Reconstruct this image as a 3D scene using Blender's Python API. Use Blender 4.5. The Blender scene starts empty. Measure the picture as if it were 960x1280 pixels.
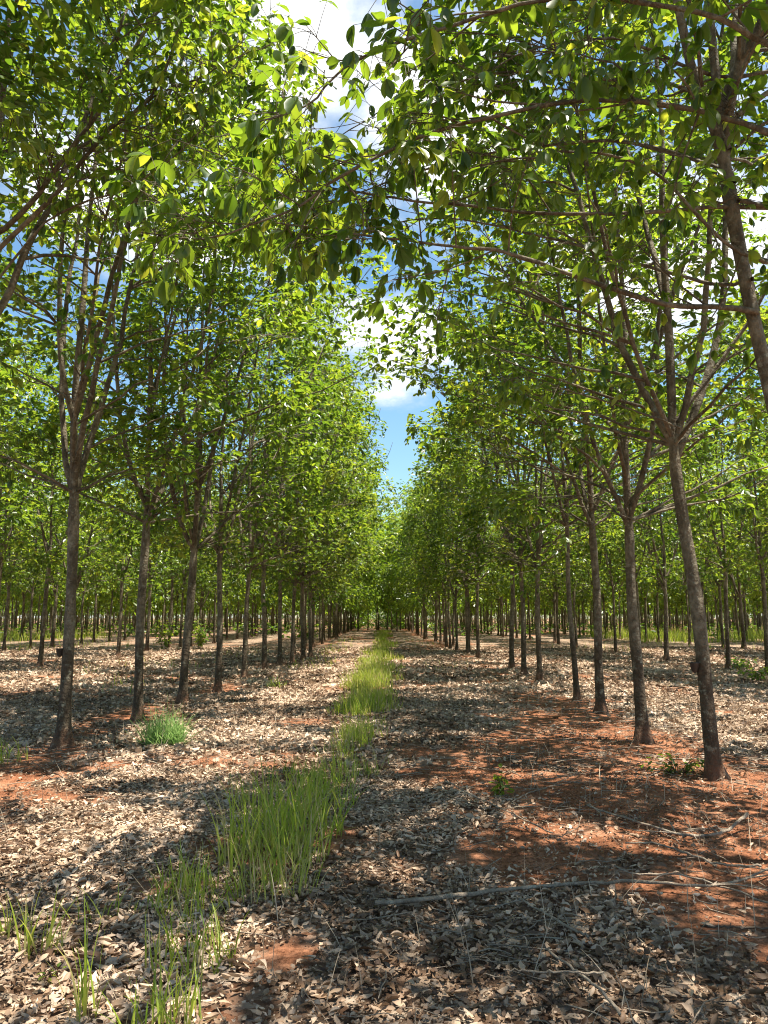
import bpy, math, random
import numpy as np
from mathutils import Vector

PI = math.pi
rad = math.radians
scene = bpy.context.scene
COL = scene.collection

# ------------------------------------------------------------------ camera
CAM_H, FPX, PITCH, YAW = 1.6, 960.0, rad(7.83), rad(-0.3)
cam_data = bpy.data.cameras.new('camera')
cam = bpy.data.objects.new('camera', cam_data)
COL.objects.link(cam)
cam.location = (0, 0, CAM_H)
cam.rotation_euler = (PI / 2 + PITCH, 0, YAW)
cam_data.sensor_fit = 'VERTICAL'
cam_data.sensor_height = 36.0
cam_data.lens = 27.0
cam_data.clip_start = 0.05
cam_data.clip_end = 3000
scene.camera = cam


def at(px, py, Y):
    """Point of the place seen at photo pixel (px, py), Y metres ahead."""
    dx, dy = (px - 480) / FPX, (640 - py) / FPX
    v = np.array([dx, math.cos(PITCH) - dy * math.sin(PITCH), math.sin(PITCH) + dy * math.cos(PITCH)])
    c, s = math.cos(YAW), math.sin(YAW)
    v = np.array([c * v[0] - s * v[1], s * v[0] + c * v[1], v[2]])
    return np.array([0, 0, CAM_H]) + v * (Y / v[1])


def ground_at(px, py):
    dx, dy = (px - 480) / FPX, (640 - py) / FPX
    v = np.array([dx, math.cos(PITCH) - dy * math.sin(PITCH), math.sin(PITCH) + dy * math.cos(PITCH)])
    c, s = math.cos(YAW), math.sin(YAW)
    v = np.array([c * v[0] - s * v[1], s * v[0] + c * v[1], v[2]])
    t = -CAM_H / v[2]
    return np.array([v[0] * t, v[1] * t])


# ------------------------------------------------------------------ noise
def hash2(i, j, seed):
    h = (i.astype(np.int64) * 374761393 + j.astype(np.int64) * 668265263 + seed * 974711) & 0x7fffffff
    h = ((h ^ (h >> 13)) * 1274126177) & 0x7fffffff
    return ((h ^ (h >> 16)) & 0xffff) / 65535.0


def vnoise(x, y, seed=0):
    x = np.asarray(x, float); y = np.asarray(y, float)
    i, j = np.floor(x), np.floor(y)
    u, v = x - i, y - j
    u = u * u * (3 - 2 * u); v = v * v * (3 - 2 * v)
    a, b = hash2(i, j, seed), hash2(i + 1, j, seed)
    c, d = hash2(i, j + 1, seed), hash2(i + 1, j + 1, seed)
    return a * (1 - u) * (1 - v) + b * u * (1 - v) + c * (1 - u) * v + d * u * v


def fbm(x, y, seed=0, n=4):
    s = 0; a = 0.5; t = 0
    for k in range(n):
        s = s + a * vnoise(x * 2 ** k + 17.3 * k, y * 2 ** k - 9.1 * k, seed + k)
        t += a; a *= 0.5
    return s / t


def gz(x, y):
    """Height of the ground."""
    x = np.asarray(x, float); y = np.asarray(y, float)
    z = (fbm(x * 0.5, y * 0.5, 3, 3) - 0.5) * 0.10 + (fbm(x * 2.3, y * 2.3, 8, 3) - 0.5) * 0.05
    return z


def soil(x, y):
    """1 where bare red soil shows, 0 under full leaf litter."""
    x = np.asarray(x, float); y = np.asarray(y, float)
    n = fbm(x * 0.9, y * 0.75, 21, 4)
    n2 = fbm(x * 3.1, y * 3.1, 33, 3)

    def blob(cx, cy, rx, ry):
        return np.exp(-((x - cx) / rx) ** 2 - ((y - cy) / ry) ** 2)
    b = np.zeros_like(x)
    b += 0.70 * np.exp(-((x - 3.0) / 1.15) ** 2) * (1 / (1 + np.exp((y - 15) / 2.0)))
    b += 0.40 * np.exp(-((x + 4.0) / 0.6) ** 2) * (1 / (1 + np.exp((y - 15) / 3.0)))
    b += 0.28 * (np.exp(-((x - 3.6) / 0.7) ** 2) + np.exp(-((x + 3.8) / 0.6) ** 2))
    b += 0.75 * blob(2.3, 5.6, 1.3, 1.0) + 0.85 * blob(2.4, 4.3, 1.1, 0.9) + 0.6 * blob(1.9, 3.2, 0.6, 0.6) + 0.25 * blob(1.4, 8, 0.8, 3) + 0.3 * blob(0.9, 5.6, 0.5, 0.3)
    b += 0.85 * blob(-0.42, 3.85, 0.20, 0.30)
    b += 0.45 * blob(2.0, 10.5, 1.2, 1.4) + 0.4 * blob(2.0, 7.6, 1.0, 0.6) + 0.30 * blob(2.2, 15, 1.2, 1.2)
    b += 0.40 * blob(-3.6, 8.4, 0.9, 0.5) + 0.45 * blob(-3.3, 7.3, 0.7, 0.4)
    b += 0.45 * blob(1.8, 40, 1.2, 5) + 0.3 * blob(0.9, 26, 0.6, 4)
    b += 0.30 * np.clip((y - 60) / 60, 0, 1)
    n3 = fbm(x * 0.55, y * 1.5, 47, 3)
    v = b * 0.93 + (n - 0.5) * 1.35 + (n2 - 0.5) * 0.75 + (n3 - 0.5) * 1.1
    return 1 / (1 + np.exp(-(v - 0.36) * 12))


# ------------------------------------------------------------------ mesh building
def mk_mesh(name, verts, faces, mat, attrs=None, smooth=False):
    verts = np.ascontiguousarray(verts, np.float32)
    me = bpy.data.meshes.new(name)
    me.vertices.add(len(verts))
    me.vertices.foreach_set('co', verts.ravel())
    faces = [np.asarray(f, np.int32) for f in faces if len(f)]
    loops = np.concatenate([f.ravel() for f in faces])
    tot = np.concatenate([np.full(len(f), f.shape[1], np.int32) for f in faces])
    start = np.concatenate([[0], np.cumsum(tot)[:-1]]).astype(np.int32)
    me.loops.add(len(loops)); me.loops.foreach_set('vertex_index', loops)
    me.polygons.add(len(tot))
    me.polygons.foreach_set('loop_start', start)
    me.polygons.foreach_set('loop_total', tot)
    me.polygons.foreach_set('use_smooth', np.full(len(tot), bool(smooth)))
    for k, v in (attrs or {}).items():
        a = me.attributes.new(k, 'FLOAT', 'POINT')
        a.data.foreach_set('value', np.ascontiguousarray(v, np.float32))
    me.materials.append(mat)
    me.update(calc_edges=True)
    return me


def link(name, me, parent=None, loc=(0, 0, 0)):
    o = bpy.data.objects.new(name, me)
    COL.objects.link(o)
    o.location = loc
    if parent is not None:
        o.parent = parent
    return o


def tag(o, label=None, cat=None, group=None, kind=None):
    if label: o['label'] = label
    if cat: o['category'] = cat
    if group: o['group'] = group
    if kind: o['kind'] = kind
    return o


def norm(v):
    return v / np.maximum(np.linalg.norm(v, axis=-1, keepdims=True), 1e-9)


class Tubes:
    def __init__(self):
        self.v, self.f, self.n = [], [], 0

    def add(self, pts, radii, sides, rough=None, rng=None, mod=None):
        pts = np.asarray(pts, float); radii = np.asarray(radii, float)
        t = norm(np.gradient(pts, axis=0))
        ref = np.array([1.0, 0.13, 0.0]) if abs(t[0][0]) < 0.8 else np.array([0.0, 0.13, 1.0])
        a = norm(ref - t * (t @ ref)[:, None])
        b = np.cross(t, a)
        an = np.arange(sides) * 2 * PI / sides
        rr = radii[:, None] * np.ones(sides)
        if rough is not None:
            rr = rr * (1 + rough * (rng.random(rr.shape) - 0.5))
        if mod is not None:
            rr = rr * mod
        ring = pts[:, None, :] + rr[..., None] * (np.cos(an)[None, :, None] * a[:, None, :] + np.sin(an)[None, :, None] * b[:, None, :])
        m = len(pts)
        idx = self.n + np.arange(m * sides).reshape(m, sides)
        nx = np.roll(idx, -1, axis=1)
        self.f.append(np.stack([idx[:-1], nx[:-1], nx[1:], idx[1:]], -1).reshape(-1, 4))
        self.v.append(ring.reshape(-1, 3))
        self.n += m * sides
        # closed tip
        self.v.append(pts[-1:] + t[-1:] * radii[-1]); tip = self.n; self.n += 1
        self.f.append(np.stack([idx[-1], nx[-1], np.full(sides, tip), np.full(sides, tip)], -1)[:, :3])

    def mesh(self, name, mat):
        v = np.concatenate(self.v)
        return mk_mesh(name, v, [np.concatenate([f for f in self.f if f.shape[1] == 4]),
                                 np.concatenate([f for f in self.f if f.shape[1] == 3])], mat, smooth=True)


# ------------------------------------------------------------------ materials
def new_mat(name):
    m = bpy.data.materials.new(name)
    m.use_nodes = True
    nt = m.node_tree
    nt.nodes.clear()
    return m, nt, nt.nodes, nt.links


def N(nt, typ, **kw):
    n = nt.nodes.new(typ)
    for k, v in kw.items():
        setattr(n, k, v)
    return n


def ramp(nt, stops, interp='LINEAR'):
    n = nt.nodes.new('ShaderNodeValToRGB')
    n.color_ramp.interpolation = interp
    el = n.color_ramp.elements
    while len(el) < len(stops):
        el.new(0.5)
    for e, (p, c) in zip(el, stops):
        e.position = p
        e.color = (*c, 1) if len(c) == 3 else c
    return n


def leaf_material(name, front, back, mix, rough=0.42, spec=0.4):
    m, nt, nd, lk = new_mat(name)
    at_ = N(nt, 'ShaderNodeAttribute', attribute_name='tint')
    r1 = ramp(nt, front); r2 = ramp(nt, back)
    lk.new(at_.outputs['Fac'], r1.inputs[0]); lk.new(at_.outputs['Fac'], r2.inputs[0])
    p = N(nt, 'ShaderNodeBsdfPrincipled')
    p.inputs['Roughness'].default_value = rough
    p.inputs['Specular IOR Level'].default_value = spec
    lk.new(r1.outputs[0], p.inputs['Base Color'])
    t = N(nt, 'ShaderNodeBsdfTranslucent')
    lk.new(r2.outputs[0], t.inputs['Color'])
    mx = N(nt, 'ShaderNodeMixShader')
    mx.inputs[0].default_value = mix
    lk.new(p.outputs[0], mx.inputs[1]); lk.new(t.outputs[0], mx.inputs[2])
    o = N(nt, 'ShaderNodeOutputMaterial')
    lk.new(mx.outputs[0], o.inputs['Surface'])
    return m


M_LEAF = leaf_material('rubber_leaf',
                       [(0.0, (0.022, 0.050, 0.008)), (0.5, (0.056, 0.106, 0.014)), (1.0, (0.160, 0.205, 0.026))],
                       [(0.0, (0.14, 0.26, 0.014)), (0.55, (0.32, 0.45, 0.025)), (1.0, (0.60, 0.62, 0.040))], 0.45, 0.36, 0.5)
M_GRASS = leaf_material('grass_blade',
                        [(0.0, (0.06, 0.12, 0.012)), (0.45, (0.20, 0.255, 0.024)), (0.75, (0.30, 0.30, 0.06)), (1.0, (0.46, 0.37, 0.19))],
                        [(0.0, (0.22, 0.40, 0.03)), (0.5, (0.48, 0.60, 0.05)), (0.75, (0.58, 0.58, 0.10)), (1.0, (0.50, 0.40, 0.20))], 0.42, 0.5)
M_TUFT = leaf_material('blue_green_blade',
                       [(0.0, (0.11, 0.20, 0.045)), (1.0, (0.27, 0.37, 0.12))],
                       [(0.0, (0.22, 0.42, 0.09)), (1.0, (0.42, 0.60, 0.20))], 0.4, 0.5)
M_LITTER = leaf_material('dry_leaf',
                         [(0.0, (0.060, 0.032, 0.017)), (0.3, (0.185, 0.112, 0.064)), (0.6, (0.40, 0.285, 0.192)), (1.0, (0.57, 0.43, 0.31))],
                         [(0.0, (0.12, 0.06, 0.03)), (1.0, (0.40, 0.30, 0.20))], 0.15, 0.6, 0.3)
M_STRAW = leaf_material('dry_stem', [(0.0, (0.22, 0.16, 0.10)), (1.0, (0.46, 0.38, 0.27))],
                        [(0.0, (0.2, 0.14, 0.08)), (1.0, (0.4, 0.3, 0.2))], 0.1, 0.6, 0.3)


def bark_material(name, dark, mid, pale, lower, dust=0.0):
    m, nt, nd, lk = new_mat(name)
    tc = N(nt, 'ShaderNodeTexCoord')
    mp = N(nt, 'ShaderNodeMapping'); mp.inputs['Scale'].default_value = (1.5, 1.5, 0.9)
    lk.new(tc.outputs['Object'], mp.inputs[0])
    n1 = N(nt, 'ShaderNodeTexNoise'); n1.inputs['Scale'].default_value = 16; n1.inputs['Detail'].default_value = 6; n1.inputs['Roughness'].default_value = 0.65
    lk.new(mp.outputs[0], n1.inputs['Vector'])
    n2 = N(nt, 'ShaderNodeTexNoise'); n2.inputs['Scale'].default_value = 3.2; n2.inputs['Detail'].default_value = 3
    lk.new(tc.outputs['Object'], n2.inputs['Vector'])
    mp2 = N(nt, 'ShaderNodeMapping'); mp2.inputs['Scale'].default_value = (22, 22, 26)
    lk.new(tc.outputs['Object'], mp2.inputs[0])
    n3 = N(nt, 'ShaderNodeTexNoise'); n3.inputs['Scale'].default_value = 1.0; n3.inputs['Detail'].default_value = 3
    lk.new(mp2.outputs[0], n3.inputs['Vector'])
    r = ramp(nt, [(0.30, dark), (0.47, mid), (0.56, tuple(0.5 * (p_ + q_) for p_, q_ in zip(mid, pale))), (0.64, pale)])
    ad = N(nt, 'ShaderNodeMath', operation='MULTIPLY_ADD')
    lk.new(n2.outputs['Fac'], ad.inputs[0]); ad.inputs[1].default_value = 0.5
    ml = N(nt, 'ShaderNodeMath', operation='MULTIPLY'); lk.new(n1.outputs['Fac'], ml.inputs[0]); ml.inputs[1].default_value = 0.5
    lk.new(ml.outputs[0], ad.inputs[2])
    lk.new(ad.outputs[0], r.inputs[0])
    # tapped panel: older scraped bark up to about 1.2 m with a ragged upper edge
    sp = N(nt, 'ShaderNodeSeparateXYZ'); lk.new(tc.outputs['Object'], sp.inputs[0])
    wv = N(nt, 'ShaderNodeMath', operation='MULTIPLY_ADD'); lk.new(n2.outputs['Fac'], wv.inputs[0]); wv.inputs[1].default_value = -1.1
    lk.new(sp.outputs['Z'], wv.inputs[2])
    mr = N(nt, 'ShaderNodeMapRange'); lk.new(wv.outputs[0], mr.inputs['Value'])
    mr.inputs['From Min'].default_value = 0.50; mr.inputs['From Max'].default_value = 0.72
    mr.inputs['To Min'].default_value = 1; mr.inputs['To Max'].default_value = 0
    mx = N(nt, 'ShaderNodeMix', data_type='RGBA')
    fm = N(nt, 'ShaderNodeMath', operation='MULTIPLY'); lk.new(mr.outputs[0], fm.inputs[0]); fm.inputs[1].default_value = 0.7
    lk.new(fm.outputs[0], mx.inputs[0]); lk.new(r.outputs[0], mx.inputs[6])
    lowr = ramp(nt, [(0.35, tuple(c * 0.6 for c in lower)), (0.65, lower)])
    lk.new(n1.outputs['Fac'], lowr.inputs[0]); lk.new(lowr.outputs[0], mx.inputs[7])
    nl = N(nt, 'ShaderNodeTexNoise'); nl.inputs['Scale'].default_value = 9.0; nl.inputs['Detail'].default_value = 7; nl.inputs['Roughness'].default_value = 0.7
    ofs = N(nt, 'ShaderNodeVectorMath', operation='ADD'); ofs.inputs[1].default_value = (7.3, 2.1, 4.7)
    oi = N(nt, 'ShaderNodeObjectInfo')
    ofr = N(nt, 'ShaderNodeMath', operation='MULTIPLY'); lk.new(oi.outputs['Random'], ofr.inputs[0]); ofr.inputs[1].default_value = 40.0
    ofc = N(nt, 'ShaderNodeVectorMath', operation='ADD'); lk.new(tc.outputs['Object'], ofc.inputs[0]); lk.new(ofr.outputs[0], ofc.inputs[1])
    lk.new(ofc.outputs[0], ofs.inputs[0]); lk.new(ofs.outputs[0], nl.inputs['Vector'])
    ml_ = ramp(nt, [(0.56, (0, 0, 0)), (0.63, (0.75, 0.75, 0.75))]); lk.new(nl.outputs['Fac'], ml_.inputs[0])
    mxl = N(nt, 'ShaderNodeMix', data_type='RGBA'); lk.new(ml_.outputs[0], mxl.inputs[0]); lk.new(mx.outputs[2], mxl.inputs[6])
    mxl.inputs[7].default_value = (*[0.5 * (p_ + q_) for p_, q_ in zip(pale, (0.26, 0.27, 0.20))], 1)
    dz = N(nt, 'ShaderNodeMath', operation='MULTIPLY_ADD'); lk.new(nl.outputs['Fac'], dz.inputs[0]); dz.inputs[1].default_value = -0.7; lk.new(sp.outputs['Z'], dz.inputs[2])
    dm = N(nt, 'ShaderNodeMapRange'); lk.new(dz.outputs[0], dm.inputs['Value']); dm.inputs['From Min'].default_value = -0.25; dm.inputs['From Max'].default_value = -0.08
    dm.inputs['To Min'].default_value = dust; dm.inputs['To Max'].default_value = 0.0
    mxd = N(nt, 'ShaderNodeMix', data_type='RGBA'); lk.new(dm.outputs[0], mxd.inputs[0]); lk.new(mxl.outputs[2], mxd.inputs[6]); mxd.inputs[7].default_value = (0.17, 0.075, 0.04, 1)
    mx = mxd
    b = N(nt, 'ShaderNodeBump'); b.inputs['Strength'].default_value = 1.0; b.inputs['Distance'].default_value = 0.035
    hb = N(nt, 'ShaderNodeMath', operation='MULTIPLY_ADD'); lk.new(n3.outputs['Fac'], hb.inputs[0]); hb.inputs[1].default_value = 0.7
    lk.new(n1.outputs['Fac'], hb.inputs[2])
    lk.new(hb.outputs[0], b.inputs['Height'])
    p = N(nt, 'ShaderNodeBsdfPrincipled'); p.inputs['Roughness'].default_value = 0.85
    p.inputs['Specular IOR Level'].default_value = 0.2
    lk.new(mx.outputs[2], p.inputs['Base Color']); lk.new(b.outputs[0], p.inputs['Normal'])
    o = N(nt, 'ShaderNodeOutputMaterial'); lk.new(p.outputs[0], o.inputs['Surface'])
    return m


M_BARK = bark_material('rubber_bark', (0.040, 0.031, 0.019), (0.104, 0.084, 0.054), (0.235, 0.20, 0.138), (0.068, 0.045, 0.027), 0.55)
M_STICK = bark_material('dead_wood', (0.12, 0.09, 0.06), (0.25, 0.195, 0.14), (0.42, 0.35, 0.27), (0.30, 0.235, 0.17))
M_DARKSTICK = bark_material('dark_dead_wood', (0.05, 0.036, 0.025), (0.12, 0.09, 0.065), (0.2, 0.16, 0.12), (0.11, 0.08, 0.055))  # dead wood in darker browns

m, nt, nd, lk = new_mat('dark_cup_plastic')
p = N(nt, 'ShaderNodeBsdfPrincipled'); p.inputs['Base Color'].default_value = (0.022, 0.020, 0.018, 1); p.inputs['Roughness'].default_value = 0.55
nz = N(nt, 'ShaderNodeTexNoise'); nz.inputs['Scale'].default_value = 40
rr = ramp(nt, [(0.4, (0.018, 0.016, 0.014)), (0.75, (0.06, 0.05, 0.04))]); lk.new(nz.outputs['Fac'], rr.inputs[0]); lk.new(rr.outputs[0], p.inputs['Base Color'])
o = N(nt, 'ShaderNodeOutputMaterial'); lk.new(p.outputs[0], o.inputs['Surface'])
M_CUP = m

# ground: red soil with a ground-up leaf layer on it
m, nt, nd, lk = new_mat('plantation_soil')
tc = N(nt, 'ShaderNodeTexCoord')
at_ = N(nt, 'ShaderNodeAttribute', attribute_name='soil')
na = N(nt, 'ShaderNodeTexNoise'); na.inputs['Scale'].default_value = 2.1; na.inputs['Detail'].default_value = 8; na.inputs['Roughness'].default_value = 0.65
lk.new(tc.outputs['Object'], na.inputs['Vector'])
rs = ramp(nt, [(0.3, (0.18, 0.070, 0.034)), (0.5, (0.30, 0.125, 0.062)), (0.7, (0.42, 0.215, 0.125))])
lk.new(na.outputs['Fac'], rs.inputs[0])
vo = N(nt, 'ShaderNodeTexVoronoi'); vo.inputs['Scale'].default_value = 17; vo.inputs['Randomness'].default_value = 1
wob = N(nt, 'ShaderNodeVectorMath', operation='MULTIPLY_ADD')
nw = N(nt, 'ShaderNodeTexNoise'); nw.inputs['Scale'].default_value = 9; lk.new(tc.outputs['Object'], nw.inputs['Vector'])
lk.new(nw.outputs['Color'], wob.inputs[0]); wob.inputs[1].default_value = (0.09, 0.09, 0.09); lk.new(tc.outputs['Object'], wob.inputs[2])
lk.new(wob.outputs[0], vo.inputs['Vector'])
sepc = N(nt, 'ShaderNodeSeparateColor'); lk.new(vo.outputs['Color'], sepc.inputs[0])
rl = ramp(nt, [(0.0, (0.075, 0.042, 0.025)), (0.35, (0.15, 0.092, 0.058)), (0.7, (0.27, 0.195, 0.135)), (1.0, (0.46, 0.37, 0.28))])
lk.new(sepc.outputs[0], rl.inputs[0])
nf = N(nt, 'ShaderNodeTexNoise'); nf.inputs['Scale'].default_value = 38; nf.inputs['Detail'].default_value = 6; nf.inputs['Roughness'].default_value = 0.75
lk.new(tc.outputs['Object'], nf.inputs['Vector'])
rf = ramp(nt, [(0.36, (0.30, 0.24, 0.2)), (0.52, (1, 1, 1)), (0.70, (1.25, 1.3, 1.35))]); lk.new(nf.outputs['Fac'], rf.inputs[0])
sm = N(nt, 'ShaderNodeMix', data_type='RGBA', blend_type='MULTIPLY'); sm.inputs[0].default_value = 1.0
lk.new(rs.outputs[0], sm.inputs[6]); lk.new(rf.outputs[0], sm.inputs[7])
gm = N(nt, 'ShaderNodeMix', data_type='RGBA')
lk.new(at_.outputs['Fac'], gm.inputs[0]); lk.new(rl.outputs[0], gm.inputs[6]); lk.new(sm.outputs[2], gm.inputs[7])
bm_ = N(nt, 'ShaderNodeBump'); bm_.inputs['Strength'].default_value = 0.9; bm_.inputs['Distance'].default_value = 0.05
nb = N(nt, 'ShaderNodeTexNoise'); nb.inputs['Scale'].default_value = 24; nb.inputs['Detail'].default_value = 8; nb.inputs['Roughness'].default_value = 0.7
lk.new(tc.outputs['Object'], nb.inputs['Vector'])
ha = N(nt, 'ShaderNodeMath', operation='ADD'); lk.new(nb.outputs['Fac'], ha.inputs[0])
hm = N(nt, 'ShaderNodeMath', operation='MULTIPLY'); lk.new(sepc.outputs[1], hm.inputs[0]); hm.inputs[1].default_value = 0.35
lk.new(hm.outputs[0], ha.inputs[1])
lk.new(ha.outputs[0], bm_.inputs['Height'])
p = N(nt, 'ShaderNodeBsdfPrincipled'); p.inputs['Roughness'].default_value = 0.95; p.inputs['Specular IOR Level'].default_value = 0.1
lk.new(gm.outputs[2], p.inputs['Base Color']); lk.new(bm_.outputs[0], p.inputs['Normal'])
o = N(nt, 'ShaderNodeOutputMaterial'); lk.new(p.outputs[0], o.inputs['Surface'])
M_GROUND = m


# ------------------------------------------------------------------ ground sheet
def axis_steps(fine0, fine1, step, far0, far1, grow=1.12):
    a = list(np.arange(fine0, fine1, step))
    s, x = step, a[-1]
    while x < far1:
        s *= grow; x += s; a.append(x)
    s, x, b = step, a[0], []
    while x > far0:
        s *= grow; x -= s; b.append(x)
    return np.array(b[::-1] + a)


gx = axis_steps(-6.5, 6.5, 0.07, -900, 900)
gy = axis_steps(1.5, 16, 0.07, -60, 1500, 1.06)
X, Y = np.meshgrid(gx, gy)
Z = gz(X, Y)
nx_, ny_ = len(gx), len(gy)
idx = np.arange(nx_ * ny_).reshape(ny_, nx_)
gf = np.stack([idx[:-1, :-1], idx[:-1, 1:], idx[1:, 1:], idx[1:, :-1]], -1).reshape(-1, 4)
S = soil(X, Y)
ground = link('ground', mk_mesh('ground', np.stack([X, Y, Z], -1).reshape(-1, 3), [gf], M_GROUND, {'soil': S.ravel()}, smooth=True))
tag(ground, 'red soil floor of the plantation under dry leaves', 'ground', kind='structure')


# ------------------------------------------------------------------ leaves
def leaflets(rng, base, u, L, W, tint, fold=0.18, lod=1):
    """Folded pointed blades: base points, directions, lengths, widths -> verts, face arrays, tint."""
    n = len(base)
    up = np.array([0, 0, 1.0]) + rng.normal(0, 0.35, (n, 3))
    s = norm(np.cross(u, up)); nn = np.cross(s, u)
    L = L[:, None]; W = W[:, None]
    sag = -nn * L * rng.uniform(0.02, 0.14, (n, 1))
    f = fold * W * rng.uniform(0.3, 1.6, (n, 1)) * nn
    if lod == 0:      # near: six rows, midrib
        ts = [0.0, 0.14, 0.34, 0.58, 0.8, 1.0]; ws = [0.0, 0.24, 0.43, 0.50, 0.36, 0.0]
        vs = []
        for t, w in zip(ts, ws):
            c = base + u * L * t + sag * (t * t) * 1.6
            if w == 0:
                vs.append(c)
            else:
                e = f * (w / 0.48)
                vs += [c, c + s * W * w + e, c - s * W * w + e]
        V = np.stack(vs, 1)
        k = V.shape[1]
        o = (np.arange(n) * k)[:, None]
        tri = [(0, 1, 2), (0, 3, 1), (10, 13, 11), (10, 12, 13)]
        quad = []
        for r in range(3):
            a = 1 + 3 * r
            quad += [(a, a + 3, a + 4, a + 1), (a, a + 2, a + 5, a + 3)]
        F = [np.concatenate([o + np.array(q) for q in quad]), np.concatenate([o + np.array(q) for q in tri])]
    else:
        b = base; t = base + u * L + sag * 1.6
        c1 = base + u * L * 0.30 + sag * 0.2; c2 = base + u * L * 0.68 + sag * 0.8
        V = np.stack([b, c1 + s * W * 0.40 + f, c2 + s * W * 0.47 + f, t, c2 - s * W * 0.47 + f, c1 - s * W * 0.40 + f], 1)
        k = 6
        o = (np.arange(n) * k)[:, None]
        F = [np.concatenate([o + np.array((0, 1, 2, 3)), o + np.array((0, 3, 4, 5))])]
    return V.reshape(-1, 3), F, np.repeat(tint, k)


def foliage(rng, cen, cdir, n_leaf, size, lod, tint_bias=0.0, pet=0.2, triple=True):
    """Tufts of trifoliate leaves at twig ends."""
    m = len(cen)
    R = np.repeat(np.arange(m), n_leaf)
    n = len(R)
    d = norm(rng.normal(0, 0.75, (n, 3)) + cdir[R] * 0.55 + np.array([0, 0, 0.12]))
    back = rng.random((n, 1)) ** 1.5 * 0.25
    end = cen[R] - cdir[R] * back + d * (pet * rng.uniform(0.55, 1.35, (n, 1)))
    if triple:
        az = np.arctan2(d[:, 1], d[:, 0])[:, None] + np.array([-0.85, 0, 0.85]) + rng.normal(0, 0.2, (n, 3))
        el = np.arcsin(np.clip(d[:, 2], -1, 1))[:, None] * 0.5 - np.where(rng.random((n, 1)) < 0.62, rng.uniform(-0.1, 0.5, (n, 1)), rng.uniform(0.4, 1.2, (n, 1))) + rng.normal(0, 0.15, (n, 3))
        el = np.clip(el, -1.45, 0.6)
        u = np.stack([np.cos(el) * np.cos(az), np.cos(el) * np.sin(az), np.sin(el)], -1).reshape(-1, 3)
        base = np.repeat(end, 3, axis=0)
        RR = np.repeat(R, 3)
        sc = np.tile(np.array([0.88, 1.0, 0.88]), n)
    else:
        el = np.clip(np.arcsin(np.clip(d[:, 2], -1, 1)) * 0.5 - rng.uniform(-0.1, 0.9, n), -1.4, 0.7)
        az = np.arctan2(d[:, 1], d[:, 0])
        u = np.stack([np.cos(el) * np.cos(az), np.cos(el) * np.sin(az), np.sin(el)], -1)
        base, RR, sc = end, R, np.ones(n)
    k = len(base)
    L = size * sc * rng.uniform(0.5, 1.22, k)
    W = L * rng.uniform(0.40, 0.54, k)
    tr = rng.normal(0, 0.2, m)
    tint = np.clip(0.42 + tint_bias + tr[RR] + rng.normal(0, 0.17, k), 0, 1)
    return leaflets(rng, base, u, L, W, tint, lod=lod)


# ------------------------------------------------------------------ rubber trees
def bez(a, b, c, d, n):
    t = np.linspace(0, 1, n)[:, None]
    return (1 - t) ** 3 * a + 3 * (1 - t) ** 2 * t * b + 3 * (1 - t) * t * t * c + t ** 3 * d


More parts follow.
